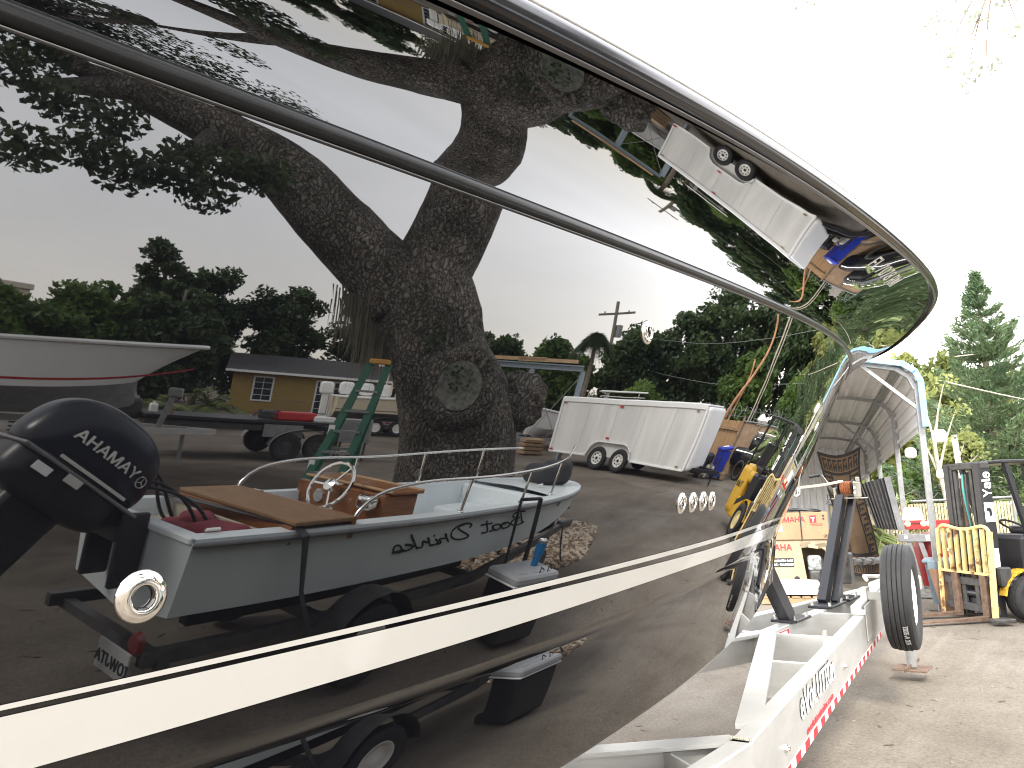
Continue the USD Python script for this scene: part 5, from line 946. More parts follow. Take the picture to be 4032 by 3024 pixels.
# ---- pale gravel bed round the oak
rg = np.random.default_rng(70); a = rg.random(5200)*2*PI; r_ = np.sqrt(rg.random(5200)); P = np.stack([8.15+2.0*r_*np.cos(a), -2.55+1.15*r_*np.sin(a)+.15*np.cos(3*a)], 1)
P = np.c_[P, gz(P[:, 0], P[:, 1])+.10*(1-r_**2)+rg.uniform(0, .02, 5200)]
scatter('gravel_bed', 'bed of pale gravel and bark chips at the foot of the oak', [pebble(40+i, .5) for i in range(5)], P, rg.uniform(.03, .085, 5200), [M('gravel_pale', (.42, .36, .28), .9, var=.3), M('gravel_brown', (.24, .17, .11), .9, var=.3), M('gravel_tan', (.36, .28, .19), .9, var=.3), M('gravel_pale', (0, 0, 0)), M('gravel_dark', (.14, .10, .07), .9, var=.3)], seed=71)
# ---- green stepladder
ld = thing('step_ladder', 'tall green folding stepladder standing open before the oak', 'ladder')
m_green = M('green_fibreglass', (.012, .10, .055), .45, var=.1); top = np.array([6.22, -4.30, 2.30]); f0, f1 = np.array([5.30, -4.46, .02]), np.array([5.56, -4.13, .02]); g0, g1 = np.array([6.12, -5.14, .02]), np.array([6.48, -4.84, .02])
side = (f1-f0)/np.linalg.norm(f1-f0); t0, t1 = top-side*.11, top+side*.11
for a, b in ((f0, t0), (f1, t1)): part(ld, 'front_rail', bar(a, b, .03, .085, up=side), m_green)
for a, b in ((g0, t0), (g1, t1)): part(ld, 'rear_rail', bar(a, b, .03, .06, up=side), m_green)
for i in range(7):
    k = .12+.118*i; part(ld, 'step', bar(f0+(t0-f0)*k, f1+(t1-f1)*k, .08, .03), m_steel)
    if i % 2: part(ld, 'rear_brace', bar(g0+(t0-g0)*k, g1+(t1-g1)*k, .03, .03), m_steel)
part(ld, 'ladder_top', cbox(top+(0, 0, .02), (.25, .16, .07), .015, rz=52), M('orange_cap', (.55, .28, .05), .5)); part(ld, 'foot_tread', cbox((f0+f1)/2+(t0-f0)*.13, (.34, .1, .03), .006, rz=52), M('orange_tread', (.5, .14, .06), .6))
part(ld, 'rail_sticker', cat(*[box(f0+(t0-f0)*k+np.array([-.0, .0, 0])-side*.018, (.07, .006, .2), rz=52, ry=0) for k in (.38, .58)]), m_whitep)
# ---- large white boat on the far left, on its trailer
def hull_boat(name, label, x, y, rz, L, B, zk, zc, zs, m, over=.5, grp=None, deckm=None, stripe_m=None, z_stripe=None):
    t = thing(name, label, 'boat', (x, y, 0), rz, grp); s = L*(1-(1-np.linspace(0, 1, 36))**1.5)
    def hw(s, k): u = np.clip(s/(L*(1-over*.16*(1-k))), 0, 1); return B/2*(.80+.20*k)*np.maximum(1-u**(2.4+k), 0)**.62
    sh = zs+.35*(s/L)**2; ch = zc+(sh-zc)*.55*np.clip((s/L-.55)/.45, 0, 1)**2; ke = zk+(ch-zk)*.9*np.clip((s/L-.6)/.4, 0, 1)**2
    def sd(g): return np.stack([np.stack([np.minimum(s, L*(1-over*.16*(1-k))), g*hw(s, k), ch*(1-k)+sh*k], 1) for k in np.linspace(0, 1, 8)], 1)
    def bo(g): c = sd(g)[:, 0]; k = c.copy(); k[:, 1] = 0; k[:, 2] = ke; return np.stack([c, k], 1)
    part(t, 'hull_side', cat(grid(sd(-1)), grid(sd(1))), m, 40); part(t, 'hull_bottom', cat(grid(bo(-1)), grid(bo(1))), m_greysteel if stripe_m else m, 40)
    q = sd(1)[0]; ql = sd(-1)[0]; part(t, 'transom', cat(grid(np.stack([ql, q], 1)), (np.array([ql[0], q[0], [0, 0, zk]]), np.array([[0, 1, 2]]))), m)
    part(t, 'gunwale', cat(tube(sd(1)[:, -1], .045, 6), tube(sd(-1)[:, -1], .045, 6), grid(np.stack([sd(-1)[:, -1]-(0, 0, .05), sd(1)[:, -1]-(0, 0, .05)], 1))), deckm or m_white, 40)
    if stripe_m: part(t, 'side_stripe', cat(*[grid(np.stack([np.stack([s[:-3], g*(hw(s, k)+.006)[:-3], (ch*(1-k)+sh*k)[:-3]], 1) for k in (.14, .19)], 1)) for g in (-1, 1)]), stripe_m)
    return t, sd
def simple_trailer(name, label, x, y, rz, L, W, zf, wheels, grp=None, tape=False, m=None):
    t = thing(name, label, 'trailer', (x, y, 0), rz, grp)
    for s_ in (-1, 1):
        part(t, 'side_rail', cat(bar((0, s_*W/2, zf), (L*.72, s_*W/2, zf), .08, .14), bar((L*.72, s_*W/2, zf), (L, 0, zf), .08, .12)), m or m_alu)
        if tape: part(t, 'tape_strip', cat(*[box((.3+.42*i, s_*(W/2+.045), zf), (.2, .006, .07)) for i in range(int(L*.7/.42))]), m_redp)
        for xw in wheels:
            w_ = part(t, 'wheel', mv(tyre_mesh(.35, .2, .2, 30), (xw, s_*(W/2+.16), .35), rx=-90*s_), m_tyre, 35); part(w_, 'wheel_rim', mv(rim_mesh(.2, .2, 24), (xw, s_*(W/2+.16), .35), rx=-90*s_), m_rimw, 35)
        part(t, 'mudguard', grid(np.array([[(np.mean(wheels)+(.42+(max(wheels)-min(wheels))/2)*math.cos(a), s_*(W/2+.16+yy), .35+.46*math.sin(a)) for yy in (-.13, .13)] for a in np.linspace(.1, PI-.1, 12)])), m_greysteel, 40)
    for xc in (.1, L*.35, L*.7): part(t, 'cross_member', bar((xc, -W/2, zf), (xc, W/2, zf), .08, .1), m or m_alu)
    part(t, 'tongue_jack', tube([(L*.93, .0, .05), (L*.93, .0, .85)], .04, 8), m_greysteel); return t
bb, sd_ = hull_boat('white_cruiser', 'large white boat with red waterline on a trailer left of the palms', 1.0, -13.15, 24, 7.4, 2.6, .95, 1.45, 2.20, m_white, .9, stripe_m=m_redp)
part(bb, 'cabin', cat(rbox((1.9, 0, 2.75), (2.4, 1.7, .6), .2), rbox((1.6, 0, 3.1), (1.9, 1.6, .3), .14)), m_white, 40); part(bb, 'cabin_window', cat(rbox((2.3, .74, 2.82), (1.1, .25, .34), .08), rbox((2.95, 0, 2.86), (.32, 1.3, .3), .08)), glass('tinted_window'), 40)
ct = simple_trailer('cruiser_trailer', 'grey trailer with raised letters under the large white boat', .9, -13.2, 24, 7.9, 2.0, .78, (1.2, 2.1))
part(ct, 'trailer_lettering', basis(text('VENE', .16), (5.0, 1.045, .78), (-1, 0, 0), (0, 0, 1), (0, 1, 0)), m_blackp)
part(ct, 'winch_stand', cat(bar((6.9, 0, .8), (7.1, 0, 1.6), .09, .12, up=(0, 1, 0)), rbox((7.1, 0, 1.55), (.25, .2, .2), .05)), m_steel)
# ---- dark flatbed trailer with scrap
_rw, m_rimw = m_rimw, m_darksteel
fb = simple_trailer('flatbed_trailer', 'dark flatbed trailer loaded with scrap and a red tank', 8.1, -12.75, 20, 4.6, 1.7, .80, (3.0, 3.75), m=m_darksteel)
m_rimw = _rw
part(fb, 'deck', cbox((2.0, 0, .95), (4.0, 1.9, .08), .01), m_black); part(fb, 'side_panel', cat(cbox((2.9, .93, .74), (.9, .02, .32), .004)), m_greysteel); part(fb, 'stake', bar((.5, .85, .9), (.42, .9, 1.62), .06, .05, up=(0, 1, 0)), m_wood); part(fb, 'mounted_outboard', cat(rbox((-.2, .1, 1.05), (.5, .4, .5), .1), bar((-.25, .1, 1.0), (-.3, .1, .3), .14, .2, up=(0, 1, 0))), m_darksteel, 40)
def fbw(x, y, z): c, s = math.cos(rad(20)), math.sin(rad(20)); return (8.1+c*x-s*y, -12.75+s*x+c*y, z)
single('red_fuel_tank', 'flat red fuel tank lying on the dark flatbed trailer', 'fuel tank', rbox(fbw(3.3, .3, 1.10), (.95, .5, .22), .05, rz=20), m_red, 40)
single('white_crate', 'white plastic crate at the front of the flatbed trailer', 'crate', cat(cbox(fbw(3.95, .35, 1.06), (.5, .6, .14), .02, rz=20)), m_white)
ac = thing('metal_cabinet', 'tall bare metal cabinet standing beyond the flatbed trailer', 'cabinet', fbw(4.75, .55, 0), 32)
part(ac, 'cabinet_box', cbox((0, 0, .80), (.75, .55, .62), .01), m_steel); part(ac, 'cabinet_stand', cat(*[bar((x, y, 0), (x, y, .5), .05, .05, up=(1, 0, 0)) for x in (-.3, .3) for y in (-.2, .2)]), m_darksteel); part(ac, 'side_grille', cat(*[cbox((-.30+.075*i, .28, .80), (.02, .01, .5), .002) for i in range(9)]), m_greysteel)
single('tank_valve', 'grey pump with hoses on the flatbed bed', 'pump', cat(rbox(fbw(2.6, .5, 1.12), (.35, .25, .22), .06), tube([fbw(2.3, .5, 1.05), fbw(2.4, .55, 1.22), fbw(2.9, .5, 1.22)], .02)), m_darksteel, 40)
single('white_jug', 'small white jug left of the flatbed trailer bed', 'jug', cat(rbox(fbw(.15, .8, 1.12), (.16, .14, .22), .05), mv(lathe([(.03, 0), (.03, .06), (0, .06)], 12), fbw(.15, .8, 1.22))), m_white, 40)
# ---- yellow clapboard house
HA, HB = np.array([23.4, -31.2, 0]), np.array([35.0, -22.2, 0]); hd = (HB-HA)/np.linalg.norm(HB-HA); hn = np.array([-hd[1], hd[0], 0]); hn = hn if hn@np.array([-1, 1, 0]) > 0 else -hn; HL = np.linalg.norm(HB-HA)
hs = thing('yellow_house', 'low yellow clapboard house with dark roof and white windows', 'house')
def hb_(a, b): # box in house coordinates: along, out, up
    a, b = np.asarray(a, float), np.asarray(b, float); v, f = box2(a, b); return HA+v[:, :1]*hd+v[:, 1:2]*hn+v[:, 2:]*UP, f
part(hs, 'wall', cat(hb_((0, -6, 0), (HL, 0, 2.62))), M('house_yellow', (.36, .25, .075), .7, var=.06))
for i in range(17): part(hs, 'clapboard', hb_((0, .0, .12+.146*i), (HL, .02+.004*(i % 2), .25+.146*i)), M('house_yellow', (.36, .25, .075)))
RF = [(-.4, .55, 2.60), (HL+.4, .55, 2.60), (HL+.4, -3, 3.75), (-.4, -3, 3.75), (HL+.4, -6.5, 2.6), (-.4, -6.5, 2.6)]
part(hs, 'roof', (np.array([HA+q[0]*hd+q[1]*hn+q[2]*UP for q in RF]+[HA+q[0]*hd+q[1]*hn+(q[2]-.12)*UP for q in RF]), np.array([[0, 1, 2], [0, 2, 3], [3, 2, 4], [3, 4, 5], [6, 8, 7], [6, 9, 8], [9, 10, 8], [9, 11, 10], [0, 6, 7], [0, 7, 1], [0, 3, 9], [0, 9, 6], [1, 7, 8], [1, 8, 2]])), M('dark_shingle', (.05, .049, .05), .85, var=.2, scale=6))
part(hs, 'eave_board', hb_((-.4, .55, 2.46), (HL+.4, .585, 2.60)), m_whitep)
def window(a, b, z0, z1, nx_=2, nz_=2, door=False):
    f = part(hs, 'door' if door else 'window', cat(hb_((a, .03, z0), (a+.09, .07, z1)), hb_((b-.09, .03, z0), (b, .07, z1)), hb_((a+.09, .03, z1-.09), (b-.09, .07, z1)), hb_((a+.09, .03, z0), (b-.09, .07, z0+.09))), m_whitep)
    part(f, 'pane', hb_((a+.09, .03, z0+.09), (b-.09, .036, z1-.09)), M('window_dark', (.03, .035, .04), .08))
    part(f, 'glazing_bar', cat(*[hb_((a+(b-a)*i/nx_-.015, .037, z0+.09), (a+(b-a)*i/nx_+.015, .055, z1-.09)) for i in range(1, nx_)], *[hb_((a+.09, .037, z0+(z1-z0)*i/nz_-.015), (b-.09, .055, z0+(z1-z0)*i/nz_+.015)) for i in range(1, nz_)]), m_whitep)
window(1.1, 2.2, .75, 2.3, 2, 4); window(4.4, 5.3, .1, 2.3, 2, 5, True); window(5.32, 6.2, .1, 2.3, 2, 5, True); window(7.9, 9.0, 1.1, 2.25, 2, 1); window(9.6, 10.9, 1.15, 2.2, 4, 2); window(12.0, 13.0, 1.1, 2.2, 2, 2)
part(hs, 'shutter', hb_((7.45, .03, 1.0), (7.85, .06, 2.3)), m_greysteel); part(hs, 'shutter', hb_((9.05, .03, 1.0), (9.45, .06, 2.3)), m_greysteel)
part(hs, 'porch_railing', cat(hb_((2.4, 1.4, .95), (4.2, 1.46, 1.03)), hb_((6.6, 1.4, .95), (8.0, 1.46, 1.03)), *[hb_((2.4+.15*i, 1.41, .1), (2.45+.15*i, 1.45, .95)) for i in range(12)], *[hb_((6.6+.15*i, 1.41, .1), (6.65+.15*i, 1.45, .95)) for i in range(10)]), m_wood)
# ---- cream fishing boat on its taped trailer, before the house
cb, csd = hull_boat('cream_fishing_boat', 'cream open fishing boat with tan bolster seats before the yellow house', 19.2, -18.75, 36, 6.6, 2.3, .62, .95, 1.58, M('cream_gelcoat', (.66, .58, .44), .25, var=.04), .8, stripe_m=M('brown_line', (.16, .11, .08), .5))
for i in range(3): part(cb, 'bolster_seat', rbox((.35+.75*i, .25, 1.95), (.55, .5, .55), .16), m_white, 40)
part(cb, 'hard_top', cat(rbox((2.7, 0, 3.10), (2.3, 1.6, .10), .045)), m_whitep, 40); part(cb, 'top_post', cat(*[tube([(x, y, 1.6), (x*.9+.25, y*.9, 3.1)], .035, 6) for x in (2.0, 3.4) for y in (-.6, .6)], rbox((2.8, 0, 2.0), (.8, .8, .9), .1)), M('cream_gelcoat', (.66, .58, .44)), True); part(cb, 'outboard', cat(rbox((-.35, 0, 1.9), (.5, .42, .55), .12), rbox((-.35, 0, 1.2), (.26, .2, .9), .05)), m_white, 40)
simple_trailer('taped_trailer', 'aluminium trailer with red tape blocks under the cream fishing boat', 19.3, -18.7, 36, 7.2, 1.7, .55, (1.5, 2.4), tape=True)
# ---- steel gantry with planks
gt = thing('steel_gantry', 'grey steel gantry frame right of the oak with cross wires', 'frame')
g0, g1 = np.array([17.4, -10.7, 0]), np.array([19.35, -7.9, 0])
part(gt, 'top_beam', cat(bar(g0+(0, 0, 3.28), g1+(0, 0, 3.28), .16, .04), bar(g0+(0, 0, 3.12), g1+(0, 0, 3.12), .16, .04), bar(g0+(0, 0, 3.2), g1+(0, 0, 3.2), .03, .16)), M('blue_grey_steel', (.20, .24, .27), .5, var=.1))
for q in (g0, g0+(g1-g0)*.5, g1): part(gt, 'column', bar(q, q+(0, 0, 3.1), .15, .15, up=hd), M('blue_grey_steel', (.20, .24, .27)))
part(gt, 'brace_wire', cat(tube([g0+(g1-g0)*.5+(0, 0, .2), g1+(0, 0, 3.0)], .012, 5), tube([g0+(g1-g0)*.5+(0, 0, 3.0), g1+(0, 0, .2)], .012, 5)), m_steel)
for i, (a, b, h_) in enumerate([(.05, .62, 3.36), (.35, .93, 3.345)]): single('plank', ['long raw wooden plank on top of the gantry, further left', 'shorter raw wooden plank on top of the gantry, further right'][i], 'plank', bar(g0+(g1-g0)*a+(0, 0, h_+.03+.02*i), g0+(g1-g0)*b+(0, 0, h_+.08), .2, .12), M('raw_pine', (.46, .30, .17), .8, var=.15, scale=3))
# ---- white boat and scrap behind the cargo trailer
wb, _ = hull_boat('white_runabout', 'white boat bow showing between the gantry and the cargo trailer', 25.6, -11.4, 173, 4.6, 1.9, .55, .85, 1.45, m_white, .9)
simple_trailer('runabout_trailer', 'small grey trailer under the white boat behind the cargo trailer', 25.8, -11.4, 173, 5.2, 1.5, .45, (1.5,), m=m_greysteel)
tt = thing('boat_canopy', 'white boat canopy top showing above the cargo trailer roof', 'canopy', (25.8, -8.7, 0), 62); part(tt, 'canopy_top', cat(rbox((0, 0, 2.62), (2.2, 1.4, .07), .03)), m_white, 40); part(tt, 'lower_rail', cat(tube([(-1.0, .6, 2.4), (1.0, .6, 2.4)], .03, 6), *[tube([(x, y, .0), (x, y, 2.6)], .025, 6) for x in (-.7, .7) for y in (-.5, .5)]), m_chrome, True)
for i, (x, y, s_, lab) in enumerate([(20.2, -9.6, .5, 'brown wooden crate under the gantry'), (20.9, -9.9, .38, 'smaller wooden crate farther back under the gantry')]): single('wooden_crate', lab, 'crate', cat(*[cbox((x, y, .1+.14*k), (s_*1.6, s_*1.2, .11), .01, rz=30+3*k) for k in range(4)]), m_wood)
# ---- white cargo trailer
T0, T1 = np.array([18.35, -7.85, 0]), np.array([17.75, -2.35, 0]); td = (T1-T0)/np.linalg.norm(T1-T0); TL_ = np.linalg.norm(T1-T0); tnz = np.array([-td[1], td[0], 0]); tnz = tnz if tnz[0] < 0 else -tnz
cg = thing('cargo_trailer', 'white enclosed cargo trailer with twin wheels and streaked sides', 'trailer')
def tb_(m): return basis(m, T0, td, tnz, UP)
m_trl = M('streaked_white_panel', (.58, .57, .55), .4, var=.14, scale=1.2, aniso=(2.2, 2.2, .25))
m_trl_trim = M('trailer_trim', (.70, .70, .69), .35, var=.04)
WX = (1.95, 2.85); out = [(0, .42), (WX[0]-.46, .42), (WX[0]-.40, .62), (WX[0]-.22, .79), (WX[0], .84), (WX[1], .84), (WX[1]+.22, .79), (WX[1]+.40, .62), (WX[1]+.46, .42), (TL_, .34), (TL_, 2.16), (0, 2.16)]
npan = 5
from shapely.geometry import box as sbox
pp = Polygon(out)
for i in range(npan):
    g_ = pp.intersection(sbox(TL_*i/npan+.004, 0, TL_*(i+1)/npan-.004, 3)); part(cg, 'side_panel', tb_(mv(cat(trimesh.creation.extrude_polygon(g_, .03, engine='earcut')), (0, 0, 0), rx=90, s=(1, 1, 1))), m_trl)
part(cg, 'body_shell', cat(tb_(box2((.01, -2.1, .42), (TL_-.01, -.06, 2.15)))), m_trl)
part(cg, 'nose_panel', tb_(rbox((TL_+.02, -1.05, 1.25), (.34, 2.05, 1.8), .12)), m_trl_trim, 40)
part(cg, 'roof_rail', cat(tb_(cbox((TL_/2, .012, 2.12), (TL_+.02, .05, .16), .015)), tb_(cbox((TL_/2, -1.05, 2.19), (TL_, 2.1, .05), .015))), m_trl_trim)
part(cg, 'corner_post', cat(tb_(cbox((.02, .012, 1.25), (.08, .05, 1.66), .012)), tb_(cbox((TL_-.02, .012, 1.22), (.10, .05, 1.72), .012))), m_trl_trim)
part(cg, 'bottom_rail', cat(tb_(cbox(((WX[0]-.46)/2, .01, .41), (WX[0]-.46, .05, .06), .01)), tb_(cbox(((WX[1]+.46+TL_)/2, .01, .38), (TL_-WX[1]-.46, .05, .06), .01, ry=.9))), m_trl_trim)
part(cg, 'mudguard', tb_(cat(*[box((x, .05, z), (.2, .06, .03), ry=r) for x, z, r in [(WX[0]-.43, .52, -70), (WX[0]-.33, .73, -45), (WX[0]-.15, .85, -18), (WX[1]+.15, .85, 18), (WX[1]+.33, .73, 45), (WX[1]+.43, .52, 70)]], box(((WX[0]+WX[1])/2, .05, .875), (WX[1]-WX[0]+.1, .06, .03)))), m_trl_trim)
for s_, yy in ((1, -.08), (-1, -1.95)):
    for x in WX:
        w_ = part(cg, 'wheel', tb_(mv(tyre_mesh(.36, .2, .2, 40), (x, yy, .36), rx=-90*s_)), m_tyre, 35)
        r_ = part(w_, 'wheel_rim', tb_(mv(rim_mesh(.2, .2), (x, yy, .36), rx=-90*s_)), m_rimw, 35)
        if s_ > 0: part(w_, 'rim_slot', tb_(cat(*[mv(mv(lathe([(.022, .0), (.022, .012), (0, .012)], 10), (.13*math.cos(a), .13*math.sin(a), .046)), (x, yy, .36), rx=-90) for a in np.arange(8)*PI/4], mv(lathe([(.045, .06), (.045, .075), (0, .075)], 14), (x, yy, .36), rx=-90))), m_dark)
part(cg, 'marker_lamp', cat(*[tb_(cbox((x, .042, z), (.13, .02, .06), .006)) for x, z in ((2.35, 2.0), (2.15, 1.0))]), m_redp); part(cg, 'marker_lamp', cat(*[tb_(cbox((x, .042, z), (.11, .02, .05), .006)) for x, z in ((.12, 2.02), (TL_-.35, 2.0), (TL_-.3, .45))]), m_wood); part(cg, 'tail_lamp', tb_(cbox((.08, .042, .48), (.14, .02, .06), .006)), m_redp)
part(cg, 'drawbar', cat(tb_(bar((TL_+.1, -1.6, .38), (TL_+1.3, -1.05, .38), .08, .1)), tb_(bar((TL_+.1, -.5, .38), (TL_+1.3, -1.05, .38), .08, .1)), tb_(tube([(TL_+1.1, -1.05, 0), (TL_+1.1, -1.05, .8)], .04, 8))), m_black)
# ---- fences, blue bin and scrap at the end of the cargo trailer
wf = thing('wooden_fence', 'tan vertical board fence behind the blue bin', 'fence'); W0, W1 = np.array([21.2, -4.6, 0]), np.array([22.45, -1.35, 0]); wd_ = (W1-W0)/np.linalg.norm(W1-W0); WL = np.linalg.norm(W1-W0); wa = math.degrees(math.atan2(wd_[1], wd_[0]))
nb = int(WL/.145); rf = np.random.default_rng(5)
for i in range(nb): part(wf, 'board', cbox(W0+wd_*(.07+.145*i)+(0, 0, .93+rf.uniform(-.02, .02)), (.136, .02, 1.80), .004, rz=wa, ry=rf.uniform(-.5, .5)), m_fence)
for z in (.35, 1.55): part(wf, 'fence_rail', bar(W0+(-.05, .02, z), W1+(-.05, .02, z), .05, .09), m_wood)
for s_ in (.0, .5, 1.0): part(wf, 'fence_post', cbox(W0+wd_*WL*s_+np.array([-.07, .03, .98]), (.09, .09, 1.95), .008, rz=wa), m_wood)
sf = thing('screen_fence', 'chain link fence covered with brown screen cloth right of the blue bin', 'fence'); S0, S1 = np.array([22.46, -1.32, 0]), np.array([23.2, .85, 0]); sd2 = (S1-S0)/np.linalg.norm(S1-S0); SLn = np.linalg.norm(S1-S0)
part(sf, 'screen_cloth', grid(np.array([[S0+sd2*s_*SLn+UP*z+np.array([-.02*math.sin(9*s_), .0, 0]) for z in (.08, .9, 1.80)] for s_ in np.linspace(0, 1, 16)])), M('brown_screen', (.30, .205, .13), .9, var=.18, scale=5, bump=.3, bscale=30), True)
for s_ in (0, .5, 1): part(sf, 'post', tube([S0+sd2*SLn*s_+(-.05, 0, 0), S0+sd2*SLn*s_+(-.05, 0, 1.9)], .03, 8), m_steel, True)
part(sf, 'top_rail', tube([S0+(-.05, 0, 1.84), S1+(-.05, 0, 1.84)], .025, 8), m_steel, True)
single('barbed_wire', 'spiral barbed wire on top of the board and screen fences', 'barbed wire', cat(tube(coil(W0+wd_*1.5+(0, 0, 2.1), S1+(0, 0, 2.1), .24, 15, wob=.5, seed=3), .008, 4), *[tube([W0+wd_*1.5+(0, 0, z), S1+(0, 0, z)], .006, 4) for z in (1.98, 2.18)]), m_steel)
bl = thing('recycling_bin', 'bright blue wheeled recycling bin in front of the board fence', 'bin', (20.95, -1.42, 0), 62)
m_bb = M('recycling_blue', (.012, .035, .36), .4, var=.06)
part(bl, 'bin_body', trimesh.convex.convex_hull(np.array([(sx*.22, sy*.24, .06) for sx in (-1, 1) for sy in (-1, 1)]+[(sx*.28, sy*.31, .90) for sx in (-1, 1) for sy in (-1, 1)])), m_bb); part(bl, 'bin_lid', cbox((0, .02, .96), (.62, .70, .10), .03, ry=-10), m_bb); part(bl, 'lid_label', box((-.02, 0, 1.018), (.3, .3, .003), ry=-10), m_whitep)
for x in (-.2, .2): part(bl, 'bin_wheel', mv(lathe([(0, -.03), (.1, -.03), (.1, .03), (0, .03)], 16), (x, .30, .1), ry=90), m_rubber, 40)
for i, (x, y, lab, m_, s_) in enumerate([(20.3, -2.35, 'dark engine block heap nearest the cargo trailer nose', m_darksteel, .55), (20.6, -2.0, 'pile of dark engine parts left of the blue bin', m_black, .5), (20.55, -1.75, 'low pale jug and parts beside the blue bin', M('pale_plastic', (.45, .43, .36), .6), .3), (20.9, -2.5, 'upper scrap engine on the heap against the fence', m_greysteel, .45)]):
    rj = np.random.default_rng(90+i); single('scrap_engine', lab, 'engine part', cat(*[rbox((x+rj.normal()*.14, y+rj.normal()*.14, s_*rj.uniform(.25, 1.3)), (s_*.55, s_*.45, s_*.5), .05, rz=rj.uniform(0, 90), rx=rj.uniform(-20, 20), sub=1) for _ in range(6)], *[tube(coil((x, y, .1), (x+.2, y+.1, s_*1.4), s_*.4, 2, 8), .02, 5)]), m_, 40)
single('brown_block', 'brown wooden block on the ground right of the blue bin', 'block', cbox((20.95, -1.02, .12), (.35, .3, .22), .02, rz=15), m_wood)
# ---- trees, palm, poles and wires behind
for i, (x, y, h, r, l, lab, kw) in enumerate([
 (11.5, -31, 5.9, 3.0, m_leaf_mid, 'broad low green tree beside the red tiled roof', {}), (15.3, -29.5, 6.4, 2.9, m_leaf_mid, 'layered green tree left of the yellow house', {}),
 (17.6, -27.3, 7.4, 2.4, m_leaf_dark, 'tall dark tree with ragged top left of the yellow house', {'low': .0}), (21.0, -35, 11.2, 2.3, m_leaf_dark, 'tallest dark tree with bare twigs behind the yellow house', {'low': .1}), (24.5, -36.5, 10.2, 3.0, m_leaf_dark, 'dark tree directly behind the dark roof', {'low': .1}),
 (29.0, -34.5, 9.6, 3.3, m_leaf_dark, 'dark bushy tree behind the middle of the yellow house', {}), (34.0, -31.5, 9.2, 3.4, m_leaf_dark, 'dark round tree behind the right half of the yellow house', {}), (38.5, -27.5, 8.6, 3.3, m_leaf_dark, 'dark tree hidden mostly behind the oak trunk', {}),
 (33.0, -20.3, 6.3, 3.0, m_leaf_dark, 'low dark tree just right of the oak trunk', {}), (33.5, -16.6, 6.5, 2.6, m_leaf_mid, 'green tree behind the gantry', {}), (36.0, -12.2, 8.0, 3.2, m_leaf_dark, 'big dark tree behind the cargo trailer', {'low': .03}),
 (37.5, -8.0, 10.4, 3.6, m_leaf_dark, 'largest dark tree above the cargo trailer nose', {'low': .02}), (38.0, -3.6, 11.5, 3.4, m_leaf_dark, 'tall green tree above the board fence', {'low': .02}), (40.0, .0, 12.5, 3.4, m_leaf_dark, 'tall dark green tree in line with the bow', {'low': .02}),
 (27.6, -8.4, 3.3, 1.7, m_leaf_mid, 'low bright shrub tree under the gantry beams', {'low': .0}), (24.8, -15.6, 3.0, 1.6, m_leaf_mid, 'low shrub tree behind the gantry columns', {'low': .0}), (29.0, -2.6, 5.6, 2.0, m_leaf_mid, 'green shrub tree right behind the board fence', {'low': .0}), (28.5, 1.2, 4.4, 1.7, m_leaf_mid, 'green shrub tree behind the screen fence', {'low': .0})]):
    kw.setdefault('low', .03); tree('yard_tree', lab, x, y, h, r, l, 100+i, 17000 if h > 5 else 9000, .19 if h > 5 else .12, k=70, **kw)
palm('garden_palm', 'low leafy palm clump right of the large white boat', 14.6, -20.0, .8, 16, 1.7, 140); palm('garden_palm', 'second low palm clump in front of the layered trees', 13.3, -20.8, .6, 14, 1.5, 141)
palm('cabbage_palm', 'tall shaggy palm behind the white boat and gantry', 31.6, -13.6, 5.7, 90, 1.5, 142, droop=1.9, dead=1)
up_ = thing('utility_pole', 'wooden utility pole with cross arm above the dark trees', 'utility pole', (38.0, -15.4, 0)); part(up_, 'pole', tube([(0, 0, 0), (0, 0, 9.0)], [.17, .11], 10), m_trunk, True); part(up_, 'cross_arm', bar((-.75, -1.0, 8.0), (.75, 1.0, 8.35), .12, .14), m_trunk); part(up_, 'transformer', cat(mv(lathe([(0, 0), (.25, 0), (.25, .8), (0, .85)], 16), (.3, .25, 6.6))), m_greysteel, 40)
for i, z in enumerate((.2, .8)): part(up_, 'insulator', mv(lathe([(.05, 0), (.06, .1), (.03, .16), (0, .16)], 8), (-.5+i, -.65+1.3*i, 8.12+.2*i)), m_steel)
for a, b, lab in [((38, -15.4, 7.0), (26.5, 2, 5.8), 'utility wire running right from the utility pole over the trees'), ((38, -15.0, 5.2), (27, 1.5, 3.6), 'lower cable running right from the utility pole over the trees')]:
    t = np.linspace(0, 1, 30); P = np.array(a)+(np.array(b)-np.array(a))*t[:, None]; P[:, 2] -= .9*np.sin(PI*t); single('utility_wire', lab, 'cable', tube(P, .013, 5), m_steel, True)
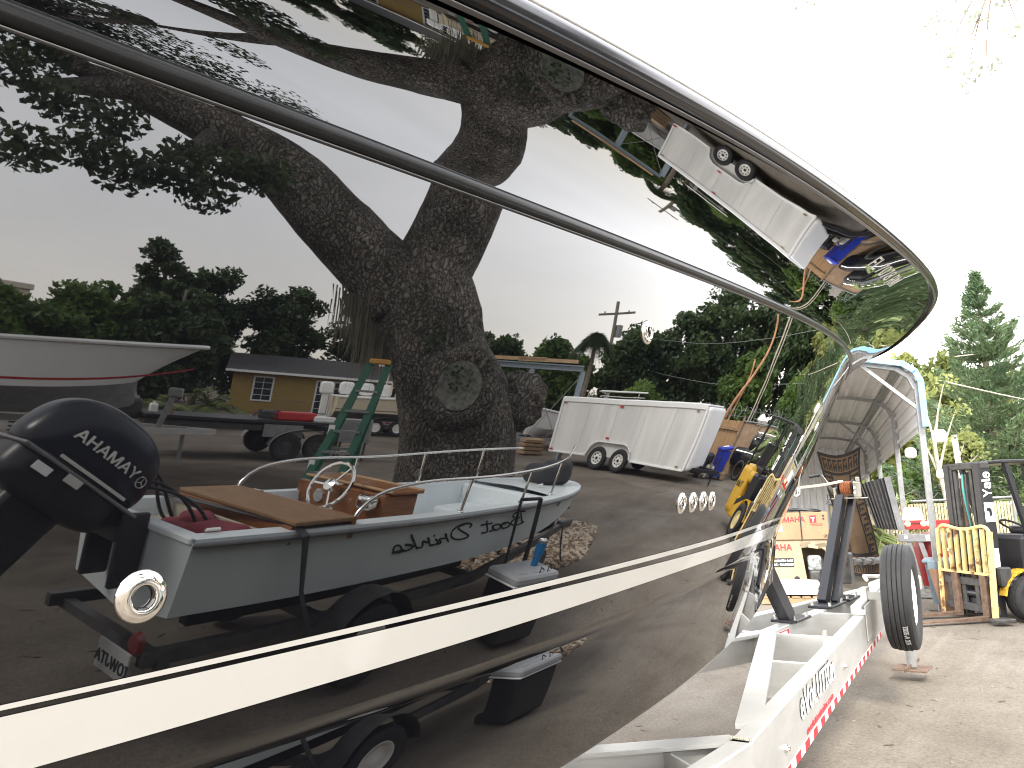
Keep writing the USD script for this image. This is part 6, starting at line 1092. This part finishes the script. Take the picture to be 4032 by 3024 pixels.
pt = thing('bare_pine_trunk', 'slender bent orange barked trunk behind the board fence', 'tree', (26.0, -3.0, 0)); part(pt, 'trunk', tube(spline([(0, 0, 0), (.05, .1, 2.2), (-.1, .7, 3.6), (.1, 1.0, 4.6), (0, .9, 6.0)], 24), np.linspace(.10, .05, 24), 8), M('orange_bark', (.42, .22, .11), .9, var=.35, scale=8), True); part(pt, 'twin_stem', tube(spline([(.1, .25, 0), (.2, .3, 2.0), (.1, .5, 3.4), (.1, .4, 4.2)], 16), np.linspace(.07, .035, 16), 8), M('orange_bark', (.42, .22, .11)), True)
single('stay_pole', 'thin pale pole with rusty stay beside the slender orange trunk', 'pole', cat(tube([(26.2, -1.55, 0), (26.2, -1.45, 7.0)], .045, 7), tube([(26.2, -1.38, 0), (26.2, -1.30, 6.6)], .03, 6)), m_palebark, True)
rh_ = thing('tiled_house', 'red tiled roof with stone chimney at the far left', 'house'); part(rh_, 'wall', box((12.8, -36.5, 1.6), (12, 5, 3.2), rz=25), M('pale_stucco', (.50, .44, .36), .8)); part(rh_, 'roof', mv(extr([(-6.5, 0), (6.5, 0), (5, 2.1), (-5, 2.1)], 5.6), (12.8, -36.5, 3.2), rz=25, rx=0) if False else cat(*[mv((np.array([(-6.5, -3, 0), (6.5, -3, 0), (5, 0, 1.7), (-5, 0, 1.7), (6.5, 3, 0), (-6.5, 3, 0)]), np.array([[0, 1, 2], [0, 2, 3], [3, 2, 4], [3, 4, 5], [1, 4, 2], [0, 3, 5]])), (12.8, -36.5, 3.2), rz=25)]), M('red_tile', (.30, .09, .05), .8, var=.3, scale=5)); part(rh_, 'chimney', cat(cbox((13.0, -33.2, 3.0), (1.3, 1.3, 5.6), .04), cbox((13.0, -33.2, 5.75), (1.5, 1.5, .3), .03)), M('pale_stucco', (.50, .44, .36)))
single('distant_hedge', None, None, foliage(np.random.default_rng(150), np.stack([np.linspace(4, 44, 90)+np.random.default_rng(151).uniform(-1, 1, 90), -36+np.linspace(0, 38, 90)**1.0*.98+np.random.default_rng(152).uniform(-1.5, 1.5, 90), np.random.default_rng(153).uniform(.3, 3.4, 90)], 1)+np.array([13, -13, 0]), 1.3, 30000, .16), m_leaf_dark, kind='stuff')
